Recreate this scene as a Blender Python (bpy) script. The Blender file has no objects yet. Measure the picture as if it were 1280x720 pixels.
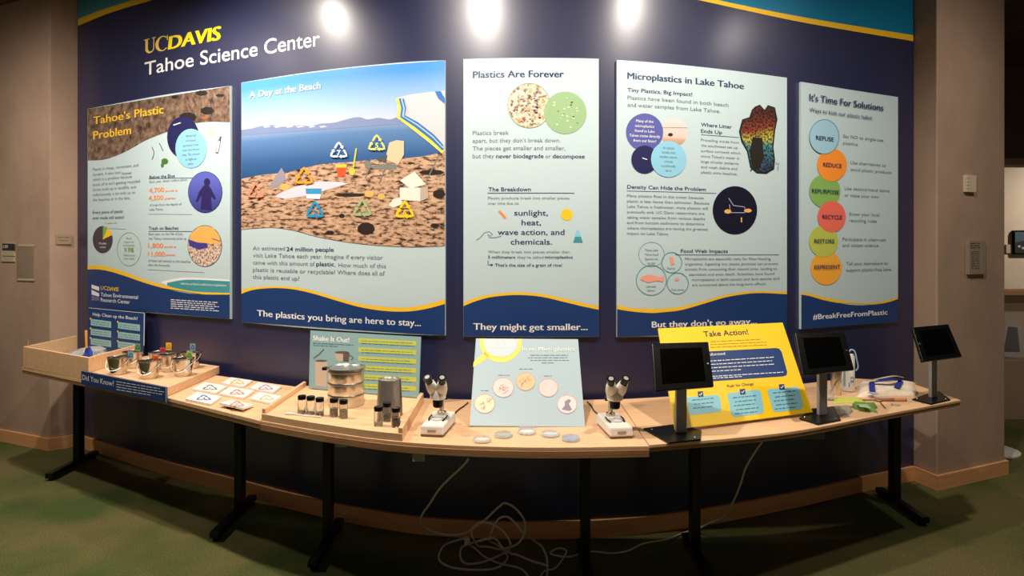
import bpy, bmesh, math, random
from mathutils import Vector, Matrix
random.seed(7)
R = math.radians
scene = bpy.context.scene
col = scene.collection

# ------------------------------------------------------------------ camera
H = 1.525          # eye height
F = 800.0          # focal length in pixels of a 1280 px wide frame
HZ = 306.0         # horizon row
cam_d = bpy.data.cameras.new('camera')
cam_d.sensor_width = 36.0
cam_d.lens = F/1280*36
cam_d.shift_y = -(360-HZ)/1280
cam_d.clip_start = 0.05
cam = bpy.data.objects.new('camera', cam_d)
cam.location = (0, 0, H); cam.rotation_euler = (R(90), 0, 0)
col.objects.link(cam); scene.camera = cam

# ------------------------------------------------------------------ world, lights, exposure
scene.view_settings.view_transform = 'Standard'
scene.view_settings.look = 'None'
scene.view_settings.gamma = 1
scene.view_settings.use_curve_mapping = False
scene.view_settings.exposure = -0.15
w = bpy.data.worlds.new('world'); scene.world = w; w.use_nodes = True
w.node_tree.nodes['Background'].inputs[0].default_value = (1.0, .80, .60, 1)
w.node_tree.nodes['Background'].inputs[1].default_value = 0.15

def spot(name, loc, target, power, angle=100, blend=.8, size=.05, colr=(1, .90, .79)):
    l = bpy.data.lights.new(name, 'SPOT'); l.energy = power; l.color = colr
    l.spot_size = R(angle); l.spot_blend = blend; l.shadow_soft_size = size
    o = bpy.data.objects.new(name, l); col.objects.link(o); o.location = loc
    o.rotation_euler = (Vector(target)-Vector(loc)).to_track_quat('-Z', 'Y').to_euler()
    return o
LAMPS = [((-2.00, 3.04, 3.22), (-1.75, 3.75, 1.0), 235, 140),
         ((-0.42, 1.95, 3.30), (-0.45, 3.00, 1.1), 250, 140),
         ((1.36, 2.25, 3.30), (1.05, 3.10, 1.0), 190, 140),
         ((2.90, 2.60, 3.30), (2.7, 3.7, 0.5), 62, 150),  # added fill light for the right-hand floor, no known fixture
         ((-3.50, 3.20, 3.30), (-3.4, 4.2, 0.3), 150, 150)]  # added fill light for the left-hand floor and pillar, no known fixture
for i, (a, b, p, an) in enumerate(LAMPS):
    spot('ceiling_or_fill_beam', a, b, p, an, .9, .05)
# gallery light beyond the right-hand pillar
spot('gallery_spotlight_beam', (8.4, 7.3, 2.9), (7.7, 8.9, 1.4), 230, 100, .9, .08)
spot('hall_fill_beam', (5.2, 4.4, 3.3), (5.0, 5.6, 0.3), 60, 100, .9, .1)  # extra fill added to brighten the low concrete wall, no lamp known here

# ------------------------------------------------------------------ materials
def mat(name, c, rough=.6, metal=0, spec=.5, trans=0, ior=1.45, coat=0, coat_r=.2, emit=None, alpha=1):
    m = bpy.data.materials.new(name); m.use_nodes = True
    b = m.node_tree.nodes['Principled BSDF']
    b.inputs['Base Color'].default_value = (*c, 1)
    b.inputs['Roughness'].default_value = rough
    b.inputs['Metallic'].default_value = metal
    b.inputs['Specular IOR Level'].default_value = spec
    b.inputs['Transmission Weight'].default_value = trans
    b.inputs['IOR'].default_value = ior
    b.inputs['Coat Weight'].default_value = coat
    b.inputs['Coat Roughness'].default_value = coat_r
    b.inputs['Alpha'].default_value = alpha
    return m
def srgb(r, g, b):
    f = lambda v: (v/255/12.92) if v/255 <= .04045 else ((v/255+.055)/1.055)**2.4
    return (f(r), f(g), f(b))
def ramp(nt, stops):
    n = nt.nodes.new('ShaderNodeValToRGB'); e = n.color_ramp.elements
    while len(e) < len(stops): e.new(.5)
    for k, (p, c) in enumerate(stops):
        e[k].position = p; e[k].color = (*c, 1)
    return n
def noisy(m, c1, c2, scale, stretch=(1, 1, 1), detail=4, bump=0, bscale=None, p=(.35, .65), coord='Object', third=None):
    nt = m.node_tree; L = nt.links; b = nt.nodes['Principled BSDF']
    tc = nt.nodes.new('ShaderNodeTexCoord'); mp = nt.nodes.new('ShaderNodeMapping')
    mp.inputs['Scale'].default_value = stretch
    L.new(tc.outputs[coord], mp.inputs[0])
    n = nt.nodes.new('ShaderNodeTexNoise'); n.inputs['Scale'].default_value = scale
    n.inputs['Detail'].default_value = detail; n.inputs['Roughness'].default_value = .6
    L.new(mp.outputs[0], n.inputs[0])
    st = [(p[0], c1), (p[1], c2)] + ([(third[0], third[1])] if third else [])
    r = ramp(nt, st); L.new(n.outputs[0], r.inputs[0]); L.new(r.outputs[0], b.inputs['Base Color'])
    if bump:
        n2 = nt.nodes.new('ShaderNodeTexNoise'); n2.inputs['Scale'].default_value = bscale or scale*6
        n2.inputs['Detail'].default_value = 3
        L.new(mp.outputs[0], n2.inputs[0])
        bp = nt.nodes.new('ShaderNodeBump'); bp.inputs['Strength'].default_value = bump
        bp.inputs['Distance'].default_value = .004
        L.new(n2.outputs[0], bp.inputs['Height']); L.new(bp.outputs[0], b.inputs['Normal'])
    return m, r
M = {}
def pm(name, rgb, **k):          # printed / painted colour given as sRGB bytes
    if name not in M:
        k.setdefault('rough', .42); M[name] = mat(name, srgb(*rgb), **k)
    return M[name]
wood, _ = noisy(mat('maple plywood', (0, 0, 0), .45, coat=.15, coat_r=.3), srgb(222, 176, 130), srgb(236, 194, 150), 6, (1, 9, 9), 6, .15, 40, (.3, .7))
wood_d, _ = noisy(mat('plywood edge', (0, 0, 0), .55), srgb(146, 104, 70), srgb(176, 132, 92), 5, (.6, 6, 30), 5, .2, 40, (.3, .7))
wood_b, _ = noisy(mat('baseboard wood', (0, 0, 0), .5), srgb(212, 150, 98), srgb(228, 172, 118), 4, (1, 1, 12), 5, .2, 30, (.3, .7))
concrete, _ = noisy(mat('board-formed concrete', (0, 0, 0), .85, spec=.25), srgb(158, 132, 112), srgb(186, 158, 136), 2.2, (1, 1, .7), 9, .35, 55, (.25, .75))
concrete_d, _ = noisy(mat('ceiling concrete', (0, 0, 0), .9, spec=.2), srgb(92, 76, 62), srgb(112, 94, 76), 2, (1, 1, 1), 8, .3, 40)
plaster, _ = noisy(mat('gallery wall paint', (0, 0, 0), .8), srgb(214, 196, 172), srgb(222, 204, 180), 3, (1, 1, 1), 3)
def carpet_material():
    m = mat('olive carpet', (0, 0, 0), .95, spec=.1); nt = m.node_tree; L = nt.links; b = nt.nodes['Principled BSDF']
    tc = nt.nodes.new('ShaderNodeTexCoord')
    a = nt.nodes.new('ShaderNodeTexNoise'); a.inputs['Scale'].default_value = 1.5; a.inputs['Detail'].default_value = 3
    f = nt.nodes.new('ShaderNodeTexNoise'); f.inputs['Scale'].default_value = 170; f.inputs['Detail'].default_value = 4
    for n in (a, f): L.new(tc.outputs['Object'], n.inputs[0])
    r = ramp(nt, [(.38, srgb(84, 98, 52)), (.55, srgb(116, 110, 68)), (.75, srgb(128, 116, 76))])
    L.new(a.outputs[0], r.inputs[0])
    r2 = ramp(nt, [(.35, (.45, .45, .45)), (.65, (1, 1, 1))]); L.new(f.outputs[0], r2.inputs[0])
    mx = nt.nodes.new('ShaderNodeMix'); mx.data_type = 'RGBA'; mx.blend_type = 'MULTIPLY'; mx.inputs[0].default_value = 1
    L.new(r.outputs[0], mx.inputs[6]); L.new(r2.outputs[0], mx.inputs[7]); L.new(mx.outputs[2], b.inputs['Base Color'])
    bp = nt.nodes.new('ShaderNodeBump'); bp.inputs['Strength'].default_value = .6; bp.inputs['Distance'].default_value = .006
    L.new(f.outputs[0], bp.inputs['Height']); L.new(bp.outputs[0], b.inputs['Normal'])
    return m
carpet = carpet_material()
navy_wall = mat('navy banner vinyl', srgb(22, 27, 68), .55, coat=1.0, coat_r=.29)
black_metal = mat('black powder-coated steel', (.004, .004, .0045), .3, spec=.3)
black_pl = mat('black plastic', (.004, .004, .004), .25, spec=.25)
screen_m = mat('dark glass screen', (.001, .001, .001), .15, spec=.2)
steel = mat('brushed steel', (.66, .62, .56), .28, 1)
steel_d = mat('polished steel', (.60, .54, .48), .18, 1)
alu = mat('aluminium post', (.36, .35, .33), .45, .2)
glass = mat('clear glass', (.97, .98, .97), .02, trans=1, ior=1.42)
clear = mat('clear plastic', (.95, .97, 1), .08, trans=.92, ior=1.15)
white_m = mat('white enamel', srgb(232, 226, 214), .35)
white_p = mat('white plastic', srgb(226, 222, 214), .45)
cable_m = mat('white cable sheath', srgb(205, 200, 190), .5)

# ------------------------------------------------------------------ object helpers
ORG = {}
def link(name, me, m, parent=None):
    o = bpy.data.objects.new(name, me); col.objects.link(o)
    if m is not None and not me.materials: me.materials.append(m)
    if parent is not None: o.parent = parent
    return o
def org(parent):
    return ORG.get(parent.name, Vector((0, 0, 0))) if parent is not None else Vector((0, 0, 0))
def tag(o, label=None, cat=None, group=None, kind=None):
    if label: o['label'] = label
    if cat: o['category'] = cat
    if group: o['group'] = group
    if kind: o['kind'] = kind
    return o
def thing(name, label, cat, loc, group=None, rz=0):
    o = bpy.data.objects.new(name, None); col.objects.link(o); o.location = loc; o.rotation_euler.z = rz
    o.empty_display_size = .05
    ORG[o.name] = Vector(loc)
    return tag(o, label, cat, group)
class MB:
    def __init__(s): s.v = []; s.f = []; s.sm = []
    def add(s, vs, fs, smooth=False):
        n = len(s.v); s.v += [Vector(p) for p in vs]
        for f in fs: s.f.append([i+n for i in f]); s.sm.append(smooth)
        return s
    def box(s, a, b):
        x0, y0, z0 = a; x1, y1, z1 = b
        return s.add([(x0, y0, z0), (x1, y0, z0), (x1, y1, z0), (x0, y1, z0), (x0, y0, z1), (x1, y0, z1), (x1, y1, z1), (x0, y1, z1)],
                     [(0, 3, 2, 1), (4, 5, 6, 7), (0, 1, 5, 4), (1, 2, 6, 5), (2, 3, 7, 6), (3, 0, 4, 7)])
    def prism(s, pts, z0, z1):        # pts counter-clockwise from above
        n = len(pts)
        s.add([(p[0], p[1], z0) for p in pts]+[(p[0], p[1], z1) for p in pts],
              [tuple(range(n-1, -1, -1)), tuple(range(n, 2*n))]+[(i, (i+1) % n, n+(i+1) % n, n+i) for i in range(n)])
        return s
    def slab(s, q, t, dirv=None):     # q: 4 corners TL,TR,BR,BL facing the viewer; thickness t away
        q = [Vector(p) for p in q]
        n = (q[1]-q[0]).cross(q[3]-q[0]).normalized()    # points away from the viewer
        if dirv is not None: n = Vector(dirv).normalized()
        b = [p+n*t for p in q]
        s.add(q+b, [(0, 3, 2, 1), (4, 5, 6, 7), (0, 1, 5, 4), (1, 2, 6, 5), (2, 3, 7, 6), (3, 0, 4, 7)])
        return s
    def lathe(s, prof, seg=24, c=(0, 0, 0), axis=None, smooth=True, cap=True):
        c = Vector(c); q = Vector((0, 0, 1)).rotation_difference(Vector(axis)) if axis is not None else None
        vs = []
        for r_, z in prof:
            for k in range(seg):
                a = 2*math.pi*k/seg; p = Vector((r_*math.cos(a), r_*math.sin(a), z))
                vs.append(c+(q @ p if q else p))
        fs = []
        for i in range(len(prof)-1):
            for k in range(seg):
                k2 = (k+1) % seg
                fs.append((i*seg+k, i*seg+k2, (i+1)*seg+k2, (i+1)*seg+k))
        if cap:
            fs.append(tuple(range(seg-1, -1, -1))); fs.append(tuple((len(prof)-1)*seg+k for k in range(seg)))
        return s.add(vs, fs, smooth)
    def tube(s, pts, r_, seg=8):
        pts = [Vector(p) for p in pts]; vs = []; fs = []; up = Vector((0, 0, 1)); prev = None
        for i, p in enumerate(pts):
            t = (pts[min(i+1, len(pts)-1)]-pts[max(i-1, 0)]).normalized()
            if prev is None:
                a = t.orthogonal().normalized()
            else:
                a = (prev - t*prev.dot(t)).normalized()
            prev = a; b = t.cross(a)
            rr = r_[i] if isinstance(r_, (list, tuple)) else r_
            for k in range(seg):
                an = 2*math.pi*k/seg; vs.append(p+a*math.cos(an)*rr+b*math.sin(an)*rr)
        for i in range(len(pts)-1):
            for k in range(seg):
                k2 = (k+1) % seg; fs.append((i*seg+k, i*seg+k2, (i+1)*seg+k2, (i+1)*seg+k))
        fs.append(tuple(range(seg-1, -1, -1))); fs.append(tuple((len(pts)-1)*seg+k for k in range(seg)))
        return s.add(vs, fs, True)
    def build(s, name, m, parent=None, bevel=0, world=True, angle=40, uv=None):
        o_ = org(parent) if world else Vector((0, 0, 0))
        me = bpy.data.meshes.new(name)
        me.from_pydata([v-o_ for v in s.v], [], s.f)
        for p, k in zip(me.polygons, s.sm): p.use_smooth = k
        if any(s.sm): me.set_sharp_from_angle(angle=R(angle))
        if bevel or True:
            bm = bmesh.new(); bm.from_mesh(me)
            if bevel:
                ed = [e for e in bm.edges if len(e.link_faces) == 2 and e.calc_face_angle(0) > R(35)]
                bmesh.ops.bevel(bm, geom=ed, offset=bevel, segments=2, affect='EDGES', profile=.5)
            if uv is None: bmesh.ops.recalc_face_normals(bm, faces=bm.faces)
            bm.to_mesh(me); bm.free()
        me.update()
        if uv is not None:
            ul = me.uv_layers.new(name='UVMap')
            for lp in me.loops: ul.data[lp.index].uv = uv[lp.vertex_index]
        return link(name, me, m, parent)
def spline(pts, n=8, closed=False):   # Catmull-Rom
    P = [Vector(p) for p in pts]; out = []
    m_ = len(P)
    for i in range(m_-1):
        p0, p1, p2, p3 = P[max(i-1, 0)], P[i], P[i+1], P[min(i+2, m_-1)]
        for k in range(n):
            t = k/n
            out.append(.5*((2*p1)+(p2-p0)*t+(2*p0-5*p1+4*p2-p3)*t*t+(3*p1-p0-3*p2+p3)*t**3))
    out.append(P[-1]); return out

def at(x, y, D):  return Vector(((x-640)/F*D, D, H-(y-HZ)/F*D))
TZ = .733
def on(x, y, z=TZ):
    D = F*(H-z)/(y-HZ); return Vector(((x-640)/F*D, D, z))
def proj(p):  return (640+F*p[0]/p[1], HZ+F*(H-p[2])/p[1])

# ------------------------------------------------------------------ the curved display wall
D0 = 3.33
RT = [(60, 1.52), (97, 1.46), (200, 1.289), (307, 1.17), (400, 1.085), (500, 1.027), (560, 1.009), (660, 1.0), (770, 1.01), (880, 1.05), (990, 1.118), (1060, 1.177), (1142, 1.25), (1180, 1.287)]
def ratio(s_):
    n = len(RT); i = 0
    while i < n-2 and s_ > RT[i+1][0]: i += 1
    def slope(k):
        if k == 0: return (RT[1][1]-RT[0][1])/(RT[1][0]-RT[0][0])
        if k == n-1: return (RT[k][1]-RT[k-1][1])/(RT[k][0]-RT[k-1][0])
        return (RT[k+1][1]-RT[k-1][1])/(RT[k+1][0]-RT[k-1][0])
    x0, y0 = RT[i]; x1, y1 = RT[i+1]; h = x1-x0; t = (s_-x0)/h
    return (2*t**3-3*t*t+1)*y0+(t**3-2*t*t+t)*h*slope(i)+(-2*t**3+3*t*t)*y1+(t**3-t*t)*h*slope(i+1)
def wall_xy(s_, off=0):
    D = D0*ratio(s_); p = Vector(((s_-640)/F*D, D, 0))
    D2 = D0*ratio(s_+1); p2 = Vector(((s_+1-640)/F*D2, D2, 0))
    t = (p2-p).normalized(); n = Vector((t.y, -t.x, 0))      # towards the room
    return p+n*off

class Surf:
    def uv(s, x, y):      # pixel of the photograph -> place on the surface
        u, v = s.guess(x, y)
        for _ in range(8):
            p = proj(s.P(u, v, 0)); e = 1e-3
            pu = proj(s.P(u+e, v, 0)); pv = proj(s.P(u, v+e, 0))
            a, b, c, d = (pu[0]-p[0])/e, (pv[0]-p[0])/e, (pu[1]-p[1])/e, (pv[1]-p[1])/e
            det = a*d-b*c; rx, ry = x-p[0], y-p[1]
            u += (rx*d-ry*b)/det; v += (-rx*c+ry*a)/det
        return u, v
    def guess(s, x, y): return .5, .5
    def mesh(s, name, uvs, faces, m, parent, k=1):
        mb = MB(); mb.add([s.P(p[0], p[1], s.base+.0006*k+(p[2] if len(p) > 2 else 0)) for p in uvs], faces)
        return mb.build(name, m, parent, uv=[(p[0], 1-p[1]) for p in uvs])
    def quads(s, name, quads, m, parent, k=1):    # list of px polygons
        U = []; Fc = []
        for q in quads:
            n = len(U); U += [s.uv(*p) for p in q]; Fc.append(tuple(range(n, n+len(q))))
        return s.mesh(name, U, Fc, m, parent, k)
class WallSurf(Surf):
    def __init__(s, xl, xr, ytl, ytr, ybr, ybl, base):
        s.xl, s.xr, s.base, s.cuts = xl, xr, base, 14
        a, b = wall_xy(xl), wall_xy(xr)
        s.zt = (H-(ytl-HZ)/F*a.y, H-(ytr-HZ)/F*b.y); s.zb = (H-(ybl-HZ)/F*a.y, H-(ybr-HZ)/F*b.y)
    def P(s, u, v, off):
        p = wall_xy(s.xl+u*(s.xr-s.xl), off)
        zt = s.zt[0]+(s.zt[1]-s.zt[0])*u; zb = s.zb[0]+(s.zb[1]-s.zb[0])*u
        p.z = zt+(zb-zt)*v; return p
    def guess(s, x, y): return (x-s.xl)/(s.xr-s.xl), .5
    def panel(s, name, m, parent, thick, n=14):
        U = []; vs = []
        for i in range(n+1):
            for v in (0, 1): vs.append(s.P(i/n, v, s.base)); U.append((i/n, 1-v))
        for i in range(n+1):
            for v in (0, 1): vs.append(s.P(i/n, v, s.base-thick)); U.append((i/n, 1-v))
        o_ = 2*(n+1); fs = []
        for i in range(n):
            a = 2*i
            fs += [(a, a+1, a+3, a+2), (o_+a, o_+a+2, o_+a+3, o_+a+1), (a, a+2, o_+a+2, o_+a), (a+1, o_+a+1, o_+a+3, a+3)]
        fs += [(0, o_, o_+1, 1), (2*n, 2*n+1, o_+2*n+1, o_+2*n)]
        return MB().add(vs, fs).build(name, m, parent, uv=U)
class FlatSurf(Surf):
    def __init__(s, q, base=0):       # TL,TR,BR,BL world corners
        s.q = [Vector(p) for p in q]; s.base = base
        nn = (s.q[1]-s.q[0]).cross(s.q[3]-s.q[0]).normalized(); s.q[2] = s.q[2]-nn*nn.dot(s.q[2]-s.q[0])
        q[2] = s.q[2] if isinstance(q, list) else q[2]
        s.n = -((s.q[1]-s.q[0]).cross(s.q[3]-s.q[0])).normalized()
    def P(s, u, v, off):
        a, b, c, d = s.q
        return (a*(1-u)+b*u)*(1-v)+(d*(1-u)+c*u)*v+s.n*off

# ---- flat print on a surface
TC = {}
def text2d(body, bold=0, shear=0, res=3):
    key = (body, bold, shear, res)
    if key in TC: return TC[key]
    c = bpy.data.curves.new('t', 'FONT'); c.body = body; c.resolution_u = res; c.shear = shear; c.offset = bold; c.fill_mode = 'FRONT'
    o = bpy.data.objects.new('t', c); col.objects.link(o)
    dg = bpy.context.evaluated_depsgraph_get(); dg.update()
    me = bpy.data.meshes.new_from_object(o.evaluated_get(dg), depsgraph=dg)
    vs = [(v.co.x/.70, v.co.y/.70) for v in me.vertices]; fs = [tuple(p.vertices) for p in me.polygons]
    bpy.data.objects.remove(o); bpy.data.curves.remove(c); bpy.data.meshes.remove(me)
    x0 = min(v[0] for v in vs); x1 = max(v[0] for v in vs)
    TC[key] = ([(x-x0, y) for x, y in vs], fs, x1-x0); return TC[key]
class Print:
    """collects flat shapes of one colour on one surface, then becomes one mesh"""
    def __init__(s, surf): s.s = surf; s.ch = []
    def put(s, uvs, fs, join=False):
        if not uvs: return s
        if join: c = s.ch[-1]; n = len(c[0]); c[0].extend(uvs); c[1].extend([tuple(i+n for i in f) for f in fs])
        else: s.ch.append([list(uvs), [tuple(f) for f in fs]])
        return s
    @property
    def U(s): return s.ch
    def text(s, body, x0, y0, h, x1=None, bold=0, shear=0, res=3, glyph=None, mid=False):
        vs, fs, wd = glyph or text2d(body, bold if bold <= .01 else 0, shear, res)
        u0, v0 = s.s.uv(x0, y0); _, vt = s.s.uv(x0, y0-h); dv = v0-vt
        if x1 is not None and not mid:
            u1 = s.s.uv(x1, y0)[0]; du = (u1-u0)/wd
        else:
            e = .001; lu = (s.s.P(u0+e, v0, 0)-s.s.P(u0, v0, 0)).length/e; lv = (s.s.P(u0, v0+e, 0)-s.s.P(u0, v0, 0)).length/e
            du = dv*lv/lu*.98
            if mid: u0 -= du*wd/2
        # facing the room: surfaces run left to right
        for sh in ((-.8, 0, .8) if bold > .01 and not glyph else (0,)):
            s.put([(u0+(x+sh*bold*1.2)*du, v0-y*dv, .00015*(sh+.8)) for x, y in vs], fs, sh > -.5 and bold > .01 and not glyph)
        return s
    def poly(s, pts):
        s.put([s.s.uv(*p) for p in pts], [tuple(range(len(pts)))[::-1]]); return s
    def disc(s, cx, cy, rx, ry=None, n=28):
        ry = ry or rx
        return s.poly([(cx+rx*math.cos(2*math.pi*k/n), cy-ry*math.sin(2*math.pi*k/n)) for k in range(n)][::-1])
    def ring(s, cx, cy, rx, ry=None, w_=.8, n=32):
        ry = ry or rx
        a = [s.s.uv(cx+rx*math.cos(2*math.pi*k/n), cy-ry*math.sin(2*math.pi*k/n)) for k in range(n)]
        b = [s.s.uv(cx+(rx-w_)*math.cos(2*math.pi*k/n), cy-(ry-w_)*math.sin(2*math.pi*k/n)) for k in range(n)]
        return s.put(a+b, [(k, (k+1) % n, n+(k+1) % n, n+k) for k in range(n)])
    def stroke(s, pts, w_):
        P = [Vector(p) for p in pts]; L = []; Rr = []
        for i, p in enumerate(P):
            t = (P[min(i+1, len(P)-1)]-P[max(i-1, 0)]).normalized(); n = Vector((-t.y, t.x))*w_/2
            L.append(s.s.uv(*(p+n))); Rr.append(s.s.uv(*(p-n)))
        m_ = len(P)
        return s.put(L+Rr, [(i, i+1, m_+i+1, m_+i) for i in range(m_-1)])
    def strip(s, top, bot, n=24):   # px polylines; area between them
        def f(pl, x):
            for i in range(len(pl)-1):
                if x <= pl[i+1][0] or i == len(pl)-2:
                    t = (x-pl[i][0])/(pl[i+1][0]-pl[i][0]); return pl[i][1]+(pl[i+1][1]-pl[i][1])*t
        top = [tuple(p) for p in spline([Vector((*p, 0)).to_2d() for p in top], 8)]
        bot = [tuple(p) for p in spline([Vector((*p, 0)).to_2d() for p in bot], 8)]
        x0 = max(top[0][0], bot[0][0]); x1 = min(top[-1][0], bot[-1][0]); U = []
        for i in range(n+1):
            x = x0+(x1-x0)*i/n; U += [s.s.uv(x, f(top, x)), s.s.uv(x, f(bot, x))]
        return s.put(U, [(2*i, 2*i+1, 2*i+3, 2*i+2) for i in range(n)])
    def micro(s, x0, x1, y0, h, seed=0, slope=0):   # a line of print too small to read
        rnd = random.Random(seed+int(x0*7+y0*13)); x = x0; first = True
        while x < x1-1:
            wd = min(rnd.uniform(2.2, 7.5), x1-x); ya = y0+(x-x0)*slope; yb = y0+(x+wd-x0)*slope
            s.put([s.s.uv(*p) for p in ((x, ya-h), (x, ya), (x+wd, yb), (x+wd, yb-h))], [(0, 1, 2, 3)], not first); first = False; x += wd+rnd.uniform(.9, 1.4)
        return s
    def recycle(s, cx, cy, r_, w_, squash=1, num=None, rot=0, M2=None):
        """three bent arrows chasing round a triangle; M2 maps unit coords to px"""
        f = M2 or (lambda x, y: (cx+x*r_, cy-y*r_*squash))
        V = [(math.cos(R(90-120*k)), math.sin(R(90-120*k))) for k in range(3)]
        for k in range(3):
            a, b, c = Vector(V[k-1]), Vector(V[k]), Vector(V[(k+1) % 3])
            pl = [a.lerp(b, .55), a.lerp(b, .82), b.lerp(Vector((0, 0)), .12), b.lerp(c, .18), b.lerp(c, .34)]
            wu = w_/r_/2
            L = []; Q = []
            for i, p in enumerate(pl):
                t = (pl[min(i+1, 4)]-pl[max(i-1, 0)]).normalized(); n = Vector((-t.y, t.x))*wu
                L.append(s.s.uv(*f(*(p+n)))); Q.append(s.s.uv(*f(*(p-n))))
            s.put(L+Q, [(i, i+1, 5+i+1, 5+i) for i in range(4)])
            t = (c-b).normalized(); n = Vector((-t.y, t.x)); e = pl[-1]
            s.put([s.s.uv(*f(*(e+n*wu*2.1))), s.s.uv(*f(*(e-n*wu*2.1))), s.s.uv(*f(*(e+t*wu*3)))], [(0, 1, 2)])
        if num:
            vs, fs, wd = text2d(num, .02)
            s.put([s.s.uv(*f((x-wd/2)*.5, (y-.75)*.5)) for x, y in vs], fs)
        return s
    def out(s, name, m, parent, k=1, stuff=False):
        if not s.ch: return None
        # shapes that lie apart become objects of their own
        P = s.s.P; a = P(.5, .5, 0); lu = (P(.51, .5, 0)-a).length/.01; lv = (P(.5, .51, 0)-a).length/.01
        box = [(min(p[0] for p in c[0])*lu, max(p[0] for p in c[0])*lu, min(p[1] for p in c[0])*lv, max(p[1] for p in c[0])*lv) for c in s.ch]
        grp = list(range(len(s.ch)))
        def find(i):
            while grp[i] != i: i = grp[i]
            return i
        for i in range(len(box)):
            for j in range(i):
                A, B = box[i], box[j]; gx = max(A[0], B[0])-min(A[1], B[1]); gy = max(A[2], B[2])-min(A[3], B[3])
                lim = .5*min(A[3]-A[2], B[3]-B[2])
                if stuff or (gx < max(.003, lim*1.0) and gy < max(.003, lim*1.7)): grp[find(i)] = find(j)
        res = {}
        for i, c in enumerate(s.ch):
            r_ = res.setdefault(find(i), [[], []]); n = len(r_[0]); r_[0] += c[0]; r_[1] += [tuple(q+n for q in f) for f in c[1]]
        last = None
        for U, Fs in res.values():
            Fc = []
            for f in Fs:
                ar = sum(U[f[i]][0]*U[f[(i+1) % len(f)]][1]-U[f[(i+1) % len(f)]][0]*U[f[i]][1] for i in range(len(f)))
                Fc.append(f if ar < 0 else f[::-1])
            cuts = getattr(s.s, 'cuts', 0)
            if cuts and any(max(U[i][0] for i in f)-min(U[i][0] for i in f) > .3/cuts for f in Fc):
                bm = bmesh.new(); V = [bm.verts.new((p[0]*10, p[1]*10, p[2] if len(p) > 2 else 0)) for p in U]
                for f in Fc:
                    try: bm.faces.new([V[i] for i in f])
                    except ValueError: pass
                u0 = min(p[0] for p in U); u1 = max(p[0] for p in U)
                for c in range(1, cuts):
                    if u0 < c/cuts < u1:
                        bmesh.ops.bisect_plane(bm, geom=bm.verts[:]+bm.edges[:]+bm.faces[:], plane_co=(c/cuts*10, 0, 0), plane_no=(1, 0, 0), dist=1e-6)
                bm.verts.index_update(); U = [(v.co.x/10, v.co.y/10, v.co.z) for v in bm.verts]; Fc = [tuple(v.index for v in f.verts) for f in bm.faces]; bm.free()
            last = s.s.mesh(name, U, Fc, m, parent, k)
            if stuff: last['kind'] = 'stuff'
        return last

# ------------------------------------------------------------------ structure
floor = MB().box((-9, -4, -.1), (12, 12, 0)).build('floor', carpet); tag(floor, kind='structure')
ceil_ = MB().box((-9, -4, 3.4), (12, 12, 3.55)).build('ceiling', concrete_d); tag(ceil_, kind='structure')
# curved display wall, solid behind
n = 60; vs = []; fs = []
for i in range(n+1):
    s_ = 97+(1142-97)*i/n
    a = wall_xy(s_, 0); b = wall_xy(s_, -.18)
    vs += [(a.x, a.y, 0), (a.x, a.y, 3.4), (b.x, b.y, 0), (b.x, b.y, 3.4)]
for i in range(n):
    a = 4*i
    fs += [(a, a+4, a+5, a+1), (a+2, a+3, a+7, a+6), (a+1, a+5, a+7, a+3), (a, a+2, a+6, a+4)]
fs += [(0, 1, 3, 2), (4*n, 4*n+2, 4*n+3, 4*n+1)]
wall = MB().add(vs, fs, True).build('wall_back', navy_wall); tag(wall, kind='structure')
def base_strip(name, s0, s1, n=50):
    vs = []; fs = []
    for i in range(n+1):
        s_ = s0+(s1-s0)*i/n; a = wall_xy(s_, .018); b = wall_xy(s_, 0)
        vs += [(a.x, a.y, 0), (a.x, a.y, .09), (b.x, b.y, .09), (b.x, b.y, 0)]
    for i in range(n):
        a = 4*i; fs += [(a, a+4, a+5, a+1), (a+1, a+5, a+6, a+2), (a+2, a+6, a+7, a+3), (a+3, a+7, a+4, a)]
    fs += [(0, 1, 2, 3), (4*n, 4*n+3, 4*n+2, 4*n+1)]
    return tag(MB().add(vs, fs).build(name, wood_b), kind='structure')
base_strip('baseboard_back', 99, 1141)
wl = wall_xy(97); wr = wall_xy(1142)
# left pillar: corner that stands out of the wall
cl = Vector((-3.43, 4.75, 0)); fl = Vector((-8.8, 7.09, 0))
pill_l = [(cl.x, cl.y), (wl.x, wl.y+.02), (wl.x+.02, wl.y+.5), (-8.8, 7.6), (fl.x, fl.y)]
tag(MB().prism(pill_l, 0, 3.4).build('wall_left', concrete, bevel=.008), kind='structure')
# right pillar
cr = Vector((2.65, 3.99, 0)); er = Vector((3.285, 4.266, 0))
pill_r = [(wr.x, wr.y+.03), (cr.x, cr.y), (er.x, er.y), (3.285, 4.95), (wr.x-.03, 4.95)]
tag(MB().prism(pill_r, 0, 3.4).build('wall_right', concrete, bevel=.008), kind='structure')
def strip_along(name, pts, m, h=.09, t=.018):
    mb = MB()
    P = [Vector((p[0], p[1], 0)) for p in pts]; off = []
    for i, p in enumerate(P):
        ns = []
        if i > 0: d = (P[i]-P[i-1]).normalized(); ns.append(Vector((d.y, -d.x, 0)))
        if i < len(P)-1: d = (P[i+1]-P[i]).normalized(); ns.append(Vector((d.y, -d.x, 0)))
        if len(ns) == 2:
            b = (ns[0]+ns[1]).normalized(); off.append(p+b*t/max(.3, b.dot(ns[0])))
        else: off.append(p+ns[0]*t)
    for i in range(len(P)-1):
        mb.prism([off[i], off[i+1], P[i+1], P[i]], 0, h)
    return tag(mb.build(name, m), kind='structure')
strip_along('baseboard_left', [(fl.x, fl.y), (cl.x, cl.y), (wl.x-.006, wl.y-.01)], wood_b)
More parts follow.
